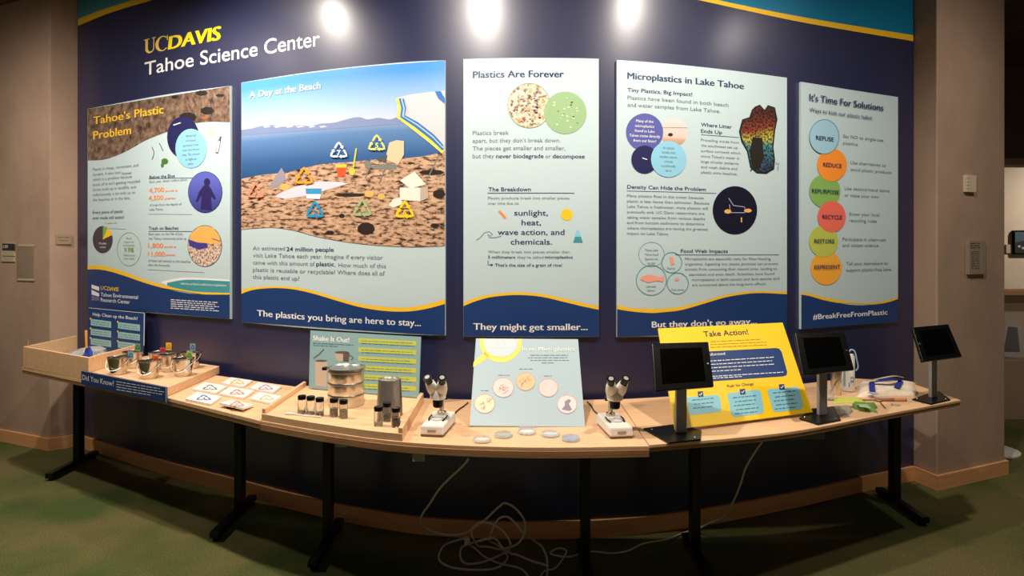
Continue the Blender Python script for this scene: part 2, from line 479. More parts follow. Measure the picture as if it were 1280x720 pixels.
strip_along('baseboard_right', [(wr.x+.004, wr.y-.02), (cr.x, cr.y), (er.x, er.y), (er.x, 4.9)], wood_b)
# hall beyond the right pillar
tag(MB().box((3.0, 9.0, 0), (12, 9.2, 3.4)).build('wall_far', plaster), kind='structure')
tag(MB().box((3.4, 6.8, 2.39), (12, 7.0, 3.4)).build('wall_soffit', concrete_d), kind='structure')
tag(MB().box((3.4, 6.76, 2.37), (12, 7.0, 2.44)).build('trim_1', mat('soffit trim', srgb(150, 124, 98), .7)), kind='structure')
tag(MB().box((3.3, 5.6, 0), (12, 5.8, .51)).build('wall_low', concrete), kind='structure')
tag(MB().box((3.4, 6.3, 1.03), (12, 6.6, 1.07)).build('trim_2', wood_b), kind='structure')
tag(MB().box((3.4, 6.45, 0), (12, 6.55, 1.03)).build('wall_counter', plaster), kind='structure')

# ------------------------------------------------------------------ banner print on the wall
ws = WallSurf(97.5, 1141.5, -60, -60, 640, 640, 0); ws.cuts = 60
WHITE = pm('white ink', (238, 238, 236)); YEL = pm('gold ink', (250, 198, 40)); GRY = pm('grey text ink', (112, 124, 130))
NAVY = pm('navy ink', (26, 58, 112)); NTX = pm('navy text ink', (32, 46, 96)); LBL = pm('pale blue board', (190, 210, 213)); TEAL = pm('teal ink', (66, 150, 158))
ORG_I = pm('orange ink', (248, 138, 66)); SKYB = pm('light blue ink', (142, 202, 226)); VIO = pm('violet blue ink', (66, 66, 140)); GRN = pm('green ink', (120, 176, 92))
pt = Print(ws); pt.strip([(97.6, -60), (280, -60)], [(97.6, 24), (125, 13), (160, 2), (200, -12), (280, -40)], 20).out('teal_wave', TEAL, wall)
Print(ws).strip([(97.6, 24), (125, 13), (160, 2), (200, -12), (280, -40)], [(97.6, 32.5), (130, 19), (160, 9), (188, 1), (220, -10), (280, -32)], 20).out('gold_band', YEL, wall, 2)
pt = Print(ws); pt.strip([(800, -60), (1141.3, -60)], [(800, -22), (865, -7), (920, 5), (990, 19), (1060, 31), (1141.3, 44)], 30).out('blue_wave', pm('ocean blue ink', (0, 120, 160)), wall)
Print(ws).strip([(800, -22), (865, -7), (920, 5), (990, 19), (1060, 31), (1141.3, 44)], [(800, -14), (872, 0), (920, 10.5), (990, 25.5), (1060, 38), (1141.3, 51.5)], 30).out('gold_band', YEL, wall, 2)
# serif U and C
def arc(cx, cy, rx, ry, a0, a1, n=14): return [(cx+rx*math.cos(R(a0+(a1-a0)*k/n)), cy+ry*math.sin(R(a0+(a1-a0)*k/n))) for k in range(n+1)]
def band(o_, i_):
    n = len(o_); return o_+i_, [(k, k+1, n+k+1, n+k) for k in range(n-1)]
def glyph(parts):
    V = []; Fc = []
    for vs, fs in parts:
        n = len(V); V += vs; Fc += [tuple(i+n for i in f) for f in fs]
    return V, Fc, max(v[0] for v in V)
Rc = lambda a, b, c, d: ([(a, b), (c, b), (c, d), (a, d)], [(0, 1, 2, 3)])
gU = glyph([Rc(.10, .32, .27, 1), Rc(.0, .95, .37, 1), Rc(.62, .32, .68, 1), Rc(.52, .95, .78, 1),
            band(arc(.39, .32, .29, .34, 180, 360), arc(.445, .34, .175, .26, 180, 360))])
gC = glyph([band(arc(.42, .5, .42, .52, 40, 318, 24), arc(.46, .5, .27, .46, 48, 312, 24)), Rc(.72, .66, .77, 1.0)])
pt = Print(ws); pt.text('', 180, 68, 18, 195, glyph=gU); pt.text('', 194.5, 65.5, 18, 210, glyph=gC)
pt.out('lettering', pm('pale gold ink', (246, 206, 104)), wall, 2)
pt = Print(ws); pt.text('DAVIS', 211, 62, 16.5, 275.5, bold=.07, shear=.10); pt.out('lettering', pm('bright yellow ink', (255, 226, 20)), wall, 2)
pt = Print(ws); pt.text('Tahoe Science Center', 181, 94.5, 16.5, 400, bold=.006, res=5); pt.out('lettering', WHITE, wall, 2)

# ------------------------------------------------------------------ posters
BD = .016
edge_white = pm('white board core', (225, 225, 220))
def poster(label, xl, xr, ytl, ytr, ybr, ybl, m):
    s = WallSurf(xl, xr, ytl, ytr, ybr, ybl, BD)
    c = s.P(.5, 1, 0)
    t = thing('wall_poster', label, 'poster', (c.x, c.y, c.z), 'posters mounted on the navy wall')
    s.panel('board', m, t, BD-.001)
    return s, t
def image_mat(name, v_stops=None, noise=None, rough=.42):
    m = mat(name, (0, 0, 0), rough); nt = m.node_tree; L = nt.links; b = nt.nodes['Principled BSDF']
    tc = nt.nodes.new('ShaderNodeTexCoord'); mp = nt.nodes.new('ShaderNodeMapping'); L.new(tc.outputs['UV'], mp.inputs[0])
    if v_stops:
        sp = nt.nodes.new('ShaderNodeSeparateXYZ'); L.new(mp.outputs[0], sp.inputs[0])
        r = ramp(nt, v_stops); L.new(sp.outputs[1], r.inputs[0]); L.new(r.outputs[0], b.inputs['Base Color'])
    if noise:
        sc, st, stops = noise; mp.inputs['Scale'].default_value = st
        n = nt.nodes.new('ShaderNodeTexNoise'); n.inputs['Scale'].default_value = sc; n.inputs['Detail'].default_value = 3; n.inputs['Roughness'].default_value = .65
        L.new(mp.outputs[0], n.inputs[0]); r = ramp(nt, stops); L.new(n.outputs[0], r.inputs[0]); L.new(r.outputs[0], b.inputs['Base Color'])
    return m

# --- poster 1
s, t = poster("poster headed Tahoe's Plastic Problem with brown gravel photo, leftmost on the navy wall", 112.5, 290.5, 136.5, 108, 398.5, 383.5, LBL)
grav = image_mat('gravel photo print', noise=(34, (1, .8, 1), [(.32, srgb(58, 44, 38)), (.5, srgb(112, 88, 72)), (.72, srgb(150, 126, 106))]))
Print(s).strip([(112.8, 136.6), (290.2, 108.2)], [(112.8, 201), (135, 199.5), (160, 190), (185, 176), (210, 166), (235, 157), (262, 153), (290.2, 153.5)]).out('photo_print', grav, t)
pt = Print(s); pt.disc(238, 147, 11, 6, 9).disc(221, 122, 4, 2.5, 6).disc(255, 117, 8, 3.5, 7).disc(278, 120, 6, 2, 6).disc(262, 139, 9, 5, 7).out('photo_detail', pm('dark pebble ink', (40, 32, 26)), t, 2)
pt = Print(s); pt.disc(259, 148, 4, 2.2, 8).out('photo_detail', pm('rust ink', (170, 90, 60)), t, 3)
pt = Print(s); pt.text("Tahoe's Plastic", 120, 156, 9.5, 207.5, bold=.022); pt.text('Problem', 120, 174.5, 10, 167, bold=.022); pt.out('heading', YEL, t, 3)
pt = Print(s); pt.disc(232, 172, 20, 26).out('circle_print', pm('deep navy ink', (34, 34, 84)), t, 3)
pt = Print(s); pt.stroke([(220, 157), (229, 154)], 1.2); pt.out('photo_detail', WHITE, t, 4)
pt = Print(s); pt.disc(242, 186, 19.5, 24.5).out('circle_print', SKYB, t, 4)
pt = Print(s)
for i, ln in enumerate(['Almost half', 'of all plastic', 'purchased is used', 'once, then thrown', 'away. This is known', 'as single-use', 'plastic.']):
    pt.text(ln, 242, 171.5+i*5.8, 3, x1=1, mid=True, res=2, bold=.012 if i in (0, 5) else 0)
pt.out('body_text', GRY, t, 5)
pt = Print(s); pt.stroke([(193, 184), (195.5, 190), (195, 195), (193, 200)], .8).stroke([(202, 179), (207, 189)], .9).stroke([(277.5, 175), (274, 192)], 3.4); pt.stroke([(279, 171), (277.5, 176)], 2); pt.out('photo_detail', pm('dark line ink', (80, 84, 86)), t, 2)
pt = Print(s); pt.stroke([(277.2, 176.5), (274.3, 190.5)], 2.2); pt.out('photo_detail', WHITE, t, 3)
pt = Print(s); pt.disc(209, 202, 4.5, 4, 7).disc(206, 207, 2, 3, 6).out('photo_detail', pm('leaf green ink', (70, 120, 50)), t, 2)
pt = Print(s); pt.poly([(261, 161), (261, 168.5), (271, 169), (271, 161.5)]).out('photo_detail', pm('cream ink', (232, 208, 184)), t, 2)
pt = Print(s)
L1 = [('Plastic is cheap, convenient, and', 176, 0), ('durable. It also lasts', 154, 0), ('which is a problem because', 168, 0), ("most of it isn't getting recycled.", 179, 1),
      ('Some ends up in landfills, and', 173, 0), ('unfortunately, a lot ends up on', 172, 0), ('the beaches or in the lake.', 166, 0)]
for i, (ln, x1, b) in enumerate(L1):
    pt.text(ln, 119, 214+i*6.3, 3.6, x1, bold=.016 if b else 0, res=2)
pt.text('forever', 155.5, 220.3-1.3, 3.6, 168, bold=.016, res=2)
pt.out('body_text', GRY, t, 2)
pt = Print(s); pt.text('Every piece of plastic', 119, 267.5, 3.8, 157, bold=.012, res=2).text('ever made still exists!', 119, 274.5, 3.8, 158, bold=.012, res=2)
pt.text('Below the Blue', 190, 224, 4.2, 221.5, bold=.016, res=2).text('Trash on Beaches', 189, 287.5, 4.2, 226, bold=.016, res=2)
pt.stroke([(189, 223.6), (245, 222.8)], .6).stroke([(189, 289.2), (243, 289.4)], .6); pt.out('subheading', NTX, t, 2)
pt = Print(s); pt.text('Each year, divers collect about', 190, 229, 3, 237, res=2).text('of trash from the depths of', 190, 258, 3, 230, res=2).text('Lake Tahoe.', 190, 263.5, 3, 207, res=2)
pt.text('Each year, on the 5th of July,', 189, 294, 3, 232, res=2).text('the Tahoe community picks up', 189, 299.5, 3, 236, res=2).text('of litter left behind on the beaches', 188.5, 327, 3, 241, res=2).text('after the fireworks.', 188.5, 332.3, 3, 216, res=2)
pt.text('15 years old', 134, 280, 2, 149, res=2).stroke([(135, 285.5), (160, 286.5)], .4).stroke([(188, 267.7), (243, 268.3)], .4).stroke([(188, 337), (258, 340.5)], .4); pt.out('body_text', GRY, t, 2)
pt = Print(s)
for tx, a, y, b in (('4,700', 189.5, 241, 208), ('4,500', 189, 250.5, 207), ('1,800', 188.5, 309.5, 207), ('11,000', 188.5, 320, 209)): pt.text(tx, a, y, 5.6, b, bold=.03)
for tx, a, y, b in (('pounds to', 210, 240, 225), ('pieces', 209, 249.5, 222), ('pounds to', 208.5, 309.5, 223), ('pieces', 210.5, 319.5, 222)): pt.text(tx, a, y, 2.8, b, bold=.015, res=2)
pt.out('figure_text', ORG_I, t, 2)
diver = image_mat('underwater photo print', v_stops=[(.45, srgb(52, 52, 130)), (.6, srgb(92, 100, 190))])
pt = Print(s); pt.disc(259.5, 240.5, 21.5, 26).out('photo_print', pm('deep navy ink', (34, 34, 84)), t, 2)
pt = Print(s); pt.disc(259.5, 240.5, 20.9, 25.3).out('photo_print', diver, t, 3)
pt = Print(s); pt.poly([(258, 232), (252, 240), (248, 252), (250, 253), (255, 245), (254, 262), (268, 263), (267, 246), (272, 250), (273, 248), (267, 236), (264, 232)]).disc(262, 228, 4, 5, 10).out('photo_detail', pm('dark wetsuit ink', (44, 36, 92)), t, 4)
pt = Print(s); pt.disc(259, 307.5, 21.5, 26).out('photo_print', pm('dark line ink', (80, 84, 86)), t, 2)
pt = Print(s); pt.disc(259, 307.5, 20.9, 25.3).out('photo_print', image_mat('litter photo print', noise=(90, (1, 1, 1), [(.38, srgb(96, 66, 56)), (.5, srgb(206, 176, 156)), (.62, srgb(236, 216, 200))])), t, 3)
pt = Print(s); pt.poly([(238.4, 304), (242, 292), (251, 284), (260, 282.3), (270, 285), (277, 294), (279.5, 305)]).out('photo_detail', pm('amber ink', (238, 178, 92)), t, 4)
pt = Print(s); pt.poly([(238.5, 299), (250, 303), (262, 304), (263, 309), (252, 312), (240, 307)]).stroke([(268, 298), (279, 302)], .8); pt.out('photo_detail', pm('blue photo ink', (64, 60, 140)), t, 5)
# pie chart
pt = Print(s); pt.poly([(131.5, 299.5)]+arc(131.5, 299.5, 12.5, -17, 20, -290, 30)).out('pie_slice', pm('pie brown ink', (72, 62, 66)), t, 2)
pt = Print(s); pt.poly([(131.5, 299.5)]+arc(131.5, 299.5, 12.5, -17, 20, 60, 8)).out('pie_slice', YEL, t, 2)
pt = Print(s); pt.poly([(131.5, 299.5)]+arc(131.5, 299.5, 12.5, -17, 60, 92, 6)).out('pie_slice', pm('green ink', (120, 176, 92)), t, 2)
pt = Print(s); pt.text('79% landfilled', 131.5, 305.5, 2.4, 1, mid=True, res=2).text('or littered', 131.5, 310, 2.4, 1, mid=True, res=2); pt.out('body_text', WHITE, t, 3)
pt = Print(s); pt.ring(164.5, 311.5, 15, 21, .6).text('91%', 164, 315, 5.6, 170.5, bold=.02); pt.text('91%', 158.5, 315, 5.6, 170, bold=.02)
pt.out('figure_text', GRN, t, 2)
pt = Print(s)
for i, ln in enumerate(["We can't", 'recycle our way', 'out of this problem.']): pt.text(ln, 164.5, 299+i*4.4, 2.5, 1, mid=True, res=2)
for i, ln in enumerate(['of plastic produced', 'is never recycled!']): pt.text(ln, 164.5, 320+i*4.2, 2.5, 1, mid=True, res=2)
pt.out('body_text', GRY, t, 3)
w1 = [(112.8, 332), (125, 331.5), (140, 334), (160, 340), (180, 348), (200, 354), (225, 360.5), (250, 364.5), (290.2, 366)]
pt = Print(s); pt.strip([(205, 352), (225, 347.5), (245, 347), (290.2, 349.5)], [(205, 354), (225, 361), (250, 365), (290.2, 366)], 14).out('white_wave', WHITE, t, 2)
pt = Print(s); pt.strip([(212, 353.5), (230, 350), (250, 349.5), (290.2, 351.5)], [(212, 356), (225, 361), (250, 365), (290.2, 366)], 14).out('teal_wave', TEAL, t, 3)
pt = Print(s); pt.text('tahoe.ucdavis.edu/microplastics', 229, 355.5, 3, 286, bold=.012, res=2); pt.out('lettering', WHITE, t, 4)
Print(s).strip(w1, [(112.8, 345), (290.2, 373)]).out('gold_band', YEL, t, 4)
w2 = [(112.8, 336.8), (125, 336.5), (140, 339), (160, 345), (180, 352), (200, 358), (225, 364), (250, 367.5), (290.2, 368)]
Print(s).strip(w2, [(112.8, 383.3), (290.2, 398.2)]).out('navy_wave', NAVY, t, 5)
pt = Print(s); pt.text('UC', 129.5, 362, 5, 137, res=2); pt.out('lettering', pm('pale gold ink', (246, 206, 104)), t, 6)
pt = Print(s); pt.text('DAVIS', 137.5, 363, 5, 152, bold=.04, shear=.2, res=2); pt.out('lettering', YEL, t, 6)
pt = Print(s); pt.text('Tahoe Environmental', 129.5, 370, 4.6, 176, res=2, bold=.006).text('Research Center', 129.5, 376.5, 4.6, 166, res=2, bold=.006)
pt.poly([(118, 355.5), (118, 360), (127.5, 363.5), (127.5, 358.5)]).poly([(118, 362), (118, 368), (127.5, 370.5), (127.5, 366.5)])
for i in range(5): pt.micro(217, 277-(i % 2)*5, 374.8+i*2.6, .9, i, .06)
pt.out('lettering', WHITE, t, 6)
pt = Print(s); pt.poly([(118, 369), (118, 375.5), (127.5, 375.5), (127.5, 371.5)]).out('emblem', pm('slate emblem ink', (110, 110, 150)), t, 6)

# --- poster 2: beach
s, t = poster('large poster headed A Day at the Beach with a lake shore photo of litter', 304.5, 557.5, 104, 76.5, 419, 402.5, LBL)
sky_m = image_mat('sky photo print', v_stops=[(.77, srgb(206, 200, 218)), (.85, srgb(160, 188, 224)), (.97, srgb(72, 144, 212))])
Print(s).strip([(304.8, 104.2), (430, 87), (557.2, 76.7)], [(304.8, 172), (557.2, 172)], 20).out('photo_print', sky_m, t, 1)
lake = image_mat('lake photo print', v_stops=[(.56, srgb(30, 66, 112)), (.66, srgb(50, 92, 144)), (.75, srgb(88, 126, 174)), (.80, srgb(150, 168, 200))])
Print(s).strip([(304.8, 169), (400, 163), (500, 155), (557.2, 152)], [(304.8, 232), (557.2, 200)], 16).out('photo_print', lake, t, 2)
mt = [(304.8, 163), (318, 161), (330, 158), (345, 157), (360, 159), (375, 157), (390, 158), (405, 155), (420, 154), (435, 150), (450, 147), (462, 150), (475, 148), (490, 150), (500, 147), (520, 148), (557.2, 149)]
Print(s).strip(mt, [(304.8, 170), (400, 163), (500, 156), (557.2, 153)], 60).out('photo_detail', pm('hazy mountain ink', (122, 138, 176)), t, 3)
pt = Print(s)
for a in range(6): pt.poly([(330+a*14+random.random()*5, 158.5), (334+a*14, 160.5), (342+a*14, 159.2), (338+a*14, 157.6)])
pt.out('photo_detail', pm('snow ink', (188, 192, 212)), t, 4)
sand = image_mat('sand photo print', noise=(26, (1.0, 3.4, 1), [(.36, srgb(40, 30, 26)), (.44, srgb(132, 100, 78)), (.50, srgb(190, 152, 122)), (.68, srgb(212, 178, 150))]))
s1 = [(304.8, 224), (330, 219), (360, 216), (385, 210), (410, 205), (440, 203), (470, 200), (500, 199), (530, 196), (557.2, 190)]
Print(s).strip(s1, [(304.8, 287), (320, 285.5), (345, 284.5), (370, 288), (400, 296), (440, 303), (480, 307), (520, 308.5), (557.2, 307)], 30).out('photo_print', sand, t, 4)
# objects of the photo
pt = Print(s); pt.poly([(339, 234), (347, 222), (355, 210), (358, 215), (361, 224), (355, 232), (345, 236)]).out('photo_detail', pm('grey cloth ink', (150, 142, 152)), t, 5)
pt = Print(s); pt.poly([(346, 246), (360, 238), (385, 230), (402, 227), (430, 228), (438, 230), (420, 235), (404, 240), (380, 246), (360, 249)]).out('photo_detail', pm('towel ink', (214, 206, 218)), t, 5)
pt = Print(s); pt.disc(359, 234, 6, 4.5, 10).disc(464, 243, 6, 4, 8).disc(479, 246, 5, 4, 8).out('photo_detail', pm('straw ink', (222, 176, 96)), t, 6)
pt = Print(s); pt.poly([(385, 236), (386, 243), (404, 244), (405, 236)]).out('photo_detail', pm('blue cloth ink', (56, 148, 196)), t, 6)
pt = Print(s); pt.poly([(386, 243), (386, 248.5), (403, 249), (404, 243)]).out('photo_detail', WHITE, t, 7)
pt = Print(s); pt.disc(460, 286, 11, 8, 9).disc(440, 244, 20, 2.4, 8).disc(541, 216, 16, 3.5, 8).disc(550, 243, 8, 6, 7).disc(430, 270, 4, 3, 6).disc(415, 291, 6, 3, 6).disc(545, 282, 6, 3, 6).out('photo_detail', pm('dark shadowed sand ink', (44, 34, 30)), t, 5)
pt = Print(s); pt.poly([(423, 208), (425, 221), (434, 221), (436, 208)]).out('photo_detail', pm('red bucket ink', (226, 84, 44)), t, 6)
pt = Print(s); pt.poly([(422.5, 206), (423, 210), (436, 210), (436.5, 206)]).stroke([(448, 186), (444.5, 210)], 2); pt.disc(443, 215, 4, 5, 8); pt.out('photo_detail', pm('lime ink', (196, 196, 70)), t, 7)
pt = Print(s)
for q in ([(459, 223), (466, 207)], [(476, 230), (487, 204)], [(487, 206), (494, 222)], [(534, 228), (550, 194)]): pt.stroke(q, 1.3)
pt.poly([(458, 200), (459, 211), (465, 210), (466, 203)]).poly([(464, 208), (470, 212), (498, 212), (497, 206), (480, 206)])
pt.out('photo_detail', pm('chair frame ink', (120, 126, 120)), t, 6)
pt = Print(s); pt.poly([(489, 179), (484, 200), (500, 206), (507, 194), (507, 177), (498, 176)]).out('photo_detail', pm('peach towel ink', (238, 192, 156)), t, 7)
pt = Print(s); pt.poly([(481, 203), (482, 196), (487, 194), (485, 204)]).poly([(476, 196), (476, 202), (481, 202), (481, 196)]).out('photo_detail', pm('dark line ink', (80, 84, 86)), t, 8)
pt = Print(s); pt.poly([(502, 226), (520, 215), (534, 231), (515, 236)]).poly([(502, 235), (502, 250), (527, 252), (527, 235)]).poly([(488, 257), (494, 249), (503, 247), (506, 255), (494, 260)]).out('photo_detail', pm('cooler cream ink', (240, 226, 212)), t, 7)
pt = Print(s); pt.poly([(527, 235), (527, 252), (537, 248), (536, 233)]).out('photo_detail', pm('cooler side ink', (190, 170, 150)), t, 8)
# parasol
pt = Print(s); pt.poly([(499, 123), (516, 119), (540, 116), (557.1, 114.5), (557.1, 190), (545, 180), (520, 162), (501, 148), (498, 135)]).out('photo_detail', pm('parasol cream ink', (206, 200, 204)), t, 5)
for (wd, off, mm) in ((4.2, 0, pm('parasol yellow ink', (224, 220, 96))), (2.6, 3.2, pm('parasol blue ink', (58, 110, 184))), (1.6, 5.3, pm('parasol sky ink', (150, 206, 232))), (1.6, 7.4, pm('parasol blue ink', (58, 110, 184)))):
    pt = Print(s); pt.stroke([(499+off, 124), (502+off, 136), (500.5+off, 147-off*.2), (520+off*.6, 162-off), (540+off*.5, 178-off*1.1), (555, 191-off*1.1)], wd); pt.out('photo_detail', mm, t, 6+int(off))
pt = Print(s); pt.poly([(545, 115.5), (549, 124), (557.1, 131), (557.1, 124), (552, 115)]).out('photo_detail', pm('parasol blue ink', (58, 110, 184)), t, 6)
for (cx, cy, r_, w_, c, nm, num) in ((427, 190, 12.5, 2.4, (226, 232, 240), 'white symbol ink', '7'), (474, 181, 12.5, 2.4, (222, 226, 120), 'pale yellow symbol ink', '5'), (324, 240, 11.5, 2.6, (226, 142, 110), 'salmon symbol ink', '1'),
        (384, 222, 13, 3, (240, 160, 40), 'amber symbol ink', None), (397.5, 264, 12.5, 3, (40, 146, 196), 'blue symbol ink', '2'), (456, 262, 13, 3, (160, 180, 130), 'sage symbol ink', '4'), (508.5, 264, 13, 3.2, (244, 206, 30), 'yellow symbol ink', '6')):
    pt = Print(s); pt.recycle(cx, cy, r_, w_, 1, num); pt.out('recycling_symbol', pm(nm, c), t, 15)
pt = Print(s); pt.text('A Day at the Beach', 315, 123.5, 7.8, 403.5, bold=.02); pt.out('heading', WHITE, t, 6)
pt = Print(s)
for i, (ln, x1) in enumerate([('An estimated', 359), ('visit Lake Tahoe each year. Imagine if every visitor', 480.5), ('came with this amount of', 396), ('plastic is reusable or recyclable? Where does all of', 483), ('this plastic end up?', 377)]):
    pt.text(ln, 319, 312.5+i*8.9, 5, x1)
pt.text('. How much of this', 421, 333.5, 5.2, 484.5); pt.out('body_text', GRY, t, 2)
pt = Print(s); pt.text('24 million people', 361, 313.8, 5.2, 419.5, bold=.018).text('plastic', 398, 332.2, 5.2, 420, bold=.018); pt.out('body_text', NTX, t, 2)
g1 = [(304.8, 362), (320, 359), (345, 357.5), (370, 358.5), (395, 363.5), (420, 371), (450, 379), (480, 383), (510, 384), (535, 380), (557.2, 373.5)]
g2 = [(304.8, 367), (320, 362), (345, 359.8), (370, 361.5), (395, 367), (420, 374.5), (450, 383), (480, 388), (510, 389), (535, 385.5), (557.2, 379.5)]
Print(s).strip(g1, [(304.8, 374), (557.2, 395)], 40).out('gold_band', YEL, t, 2)
Print(s).strip(g2, [(304.8, 402.3), (557.2, 418.7)], 40).out('navy_wave', NAVY, t, 3)
pt = Print(s); pt.text('The plastics you bring are here to stay...', 324.5, 394.5, 7.6, 527.5, bold=.03); pt.out('heading', WHITE, t, 4)

# --- poster 3
s, t = poster('narrow pale poster headed Plastics Are Forever with two round photos, centre of the wall', 580, 747.5, 75, 74.5, 420.5, 420, LBL)
pt = Print(s); pt.text('Plastics Are Forever', 592, 98.5, 8.4, 704, bold=.032); pt.out('heading', NTX, t, 2)
pt = Print(s); pt.disc(661.5, 132.8, 26.7, 27.8, 36).out('photo_print', image_mat('plastic bits photo print', noise=(30, (1, 2, 1), [(.36, srgb(96, 74, 62)), (.44, srgb(190, 158, 130)), (.54, srgb(226, 212, 192))])), t, 2)
pt = Print(s); pt.disc(706, 141.8, 26.3, 26.3, 36).out('photo_print', pm('sage green ink', (150, 182, 134)), t, 3)
pt = Print(s); pt.ring(661.5, 132.8, 26.9, 28, .7); pt.out('circle_outline', pm('sage green ink', (150, 182, 134)), t, 4)
def bits(cx, cy, rr, n_, seed, m, k, sz=(1, 3)):
    rnd = random.Random(seed); pt = Print(s)
    for _ in range(n_):
        a = rnd.uniform(0, 6.28); d = rr*math.sqrt(rnd.random()); x, y = cx+d*math.cos(a), cy+d*math.sin(a); q = rnd.uniform(*sz)
        al = rnd.uniform(0, 3); pt.poly([(x+q*math.cos(al+j*1.26)*rnd.uniform(.6, 1.1), y-q*.7*math.sin(al+j*1.26)*rnd.uniform(.6, 1.1)) for j in range(5)])
    pt.out('photo_detail', m, t, k, True)
bits(661, 133, 22, 9, 1, pm('dark pebble ink', (40, 32, 26)), 5, (1, 2.2)); bits(661, 133, 21, 12, 2, pm('straw ink', (222, 176, 96)), 6, (1.5, 3)); bits(661, 133, 22, 12, 3, pm('grey cloth ink', (150, 142, 152)), 7, (1.2, 3))
bits(661, 133, 20, 6, 4, pm('leaf green ink', (70, 120, 50)), 8, (1, 2)); bits(662, 128, 12, 3, 14, pm('violet blue ink', (66, 66, 140)), 8, (1.2, 2.4)); bits(655, 140, 18, 8, 15, pm('rust ink', (170, 90, 60)), 6, (1, 2))
bits(706, 142, 22, 18, 5, pm('pale bead ink', (214, 222, 170)), 5, (.8, 2.2)); bits(710, 143, 16, 7, 6, pm('dark pebble ink', (40, 32, 26)), 6, (.8, 1.8))
pt = Print(s)
for i, (ln, x1) in enumerate([('Plastics break', 636), ("apart, but they don't break down.", 700), ('The pieces get smaller and smaller,', 706), ('but they', 618), ]): pt.text(ln, 591.5, 169.5+i*9.6, 5.2, x1)
pt.text('or', 681.5, 198.3, 5, 688).text('Plastic products break into smaller pieces', 610.5, 249.5, 3.4, 711, res=2).text('over time due to:', 610.5, 256, 3.4, 649, res=2)
pt.text('When they break into pieces smaller than', 610.5, 316.3, 3.4, 711.5, res=2).text("they're called", 646.5, 323, 3.4, 679, res=2); pt.out('body_text', GRY, t, 2)
pt = Print(s); pt.text('never biodegrade', 620.5, 198.3, 5.2, 679, bold=.018).text('decompose', 690.5, 198.3, 5.2, 730, bold=.018).text('5 millimeters', 610.5, 323, 3.6, 644, bold=.014, res=2).text('microplastics', 681, 323, 3.6, 715, bold=.014, res=2)
pt.text("That's the size of a grain of rice!", 619, 333, 3.8, 702, bold=.012, res=2).stroke([(610.5, 325.5), (610.5, 331), (614, 331)], .8).poly([(614, 329.2), (617, 331), (614, 332.8)])
pt.text('The Breakdown', 611, 239.5, 5, 663.5, bold=.01).stroke([(610, 241.8), (717, 241.8)], .8)
for tx, y, a, b in (('sunlight,', 269.5, 643, 684.5), ('heat,', 281.5, 652, 676), ('wave action, and', 293.5, 622.5, 705), ('chemicals.', 305.5, 638.5, 689.5)): pt.text(tx, a, y, 6.8, b, bold=.012)
pt.out('subheading', NTX, t, 2)
pt = Print(s); pt.disc(708, 268.5, 7.3).out('sun_icon', YEL, t, 2)
pt = Print(s); pt.stroke([(624, 264), (628, 268), (632, 273)], 3); pt.out('match_icon', ORG_I, t, 2)
pt = Print(s); pt.stroke([(596, 300), (600, 298), (606, 291), (612, 289.5), (616, 293), (613, 295), (610, 293), (612, 297), (620, 297), (627, 295)], .8); pt.out('wave_icon', GRY, t, 2)
pt = Print(s); pt.poly([(720, 288), (718.5, 294), (716, 303), (727.5, 303), (725, 294), (723.5, 288)]).out('flask_icon', SKYB, t, 2)
pt = Print(s); pt.poly([(718, 296), (716, 303), (727.5, 303), (725.5, 296)]).out('flask_icon', TEAL, t, 3)
g1 = [(580.2, 378), (595, 372), (615, 367.5), (645, 365), (675, 367), (705, 373), (730, 379), (747.3, 382.5)]
Print(s).strip(g1, [(580.2, 390), (747.3, 390)], 30).out('gold_band', YEL, t, 2)
Print(s).strip([(x, y+4.2-(.8 if 610 < x < 700 else 0)) for x, y in g1], [(580.2, 419.8), (747.3, 420.3)], 30).out('navy_wave', NAVY, t, 3)
pt = Print(s); pt.text('They might get smaller...', 592.5, 411.5, 8.2, 733.5, bold=.03); pt.out('heading', WHITE, t, 4)

# --- poster 4
s, t = poster('poster headed Microplastics in Lake Tahoe with a coloured lake map and round photos', 770, 981, 76, 98, 412.5, 421, LBL)
pt = Print(s); pt.text('Microplastics in Lake Tahoe', 783, 99.5, 8.2, 927, bold=.032); pt.out('heading', NTX, t, 2)
pt = Print(s); pt.text('Tiny Plastics, Big Impact!', 783, 115.5, 4.8, 863, bold=.012).text('Where Litter', 874, 158.5, 4.6, 912, bold=.012).text('Ends Up', 874, 166.5, 4.6, 900, bold=.012).text('Density Can Hide the Problem', 782.5, 236, 4.6, 880, bold=.012)
pt.text('Food Web Impacts', 849, 315.8, 4.4, 907, bold=.012).stroke([(874, 169), (921, 172.5)], .6).stroke([(782, 239), (893, 242)], .6).stroke([(842, 318.5), (971, 318.5)], .6); pt.out('subheading', NTX, t, 2)
pt = Print(s); pt.text('Plastics have been found in both beach', 783, 125, 4.8, 908).text('and water samples from Lake Tahoe.', 783, 134, 4.8, 898)
for i, (ln, x1) in enumerate([('Prevailing winds from', 921), ('the southwest set up', 919.5), ('surface currents which', 923), ("move Tahoe's water in", 921.5), ('large circular patterns', 920.5), ('and wash debris and', 919), ('plastic onto beaches.', 919)]): pt.text(ln, 874, 177+i*6.7, 3.4, x1, res=2)
for i, (ln, x1) in enumerate([('Many plastics float in the ocean because', 877), ('plastic is less dense than saltwater. Because', 884), ('Lake Tahoe is freshwater, many plastics will', 882.5), ('eventually sink. UC Davis researchers are', 878), ('taking water samples from various depths', 879), ('and from bottom sediments to determine', 878), ('where microplastics are having the greatest', 882.5), ('impact on Lake Tahoe.', 834)]): pt.text(ln, 782.3, 246.5+i*6.7, 3.5, x1, res=2)
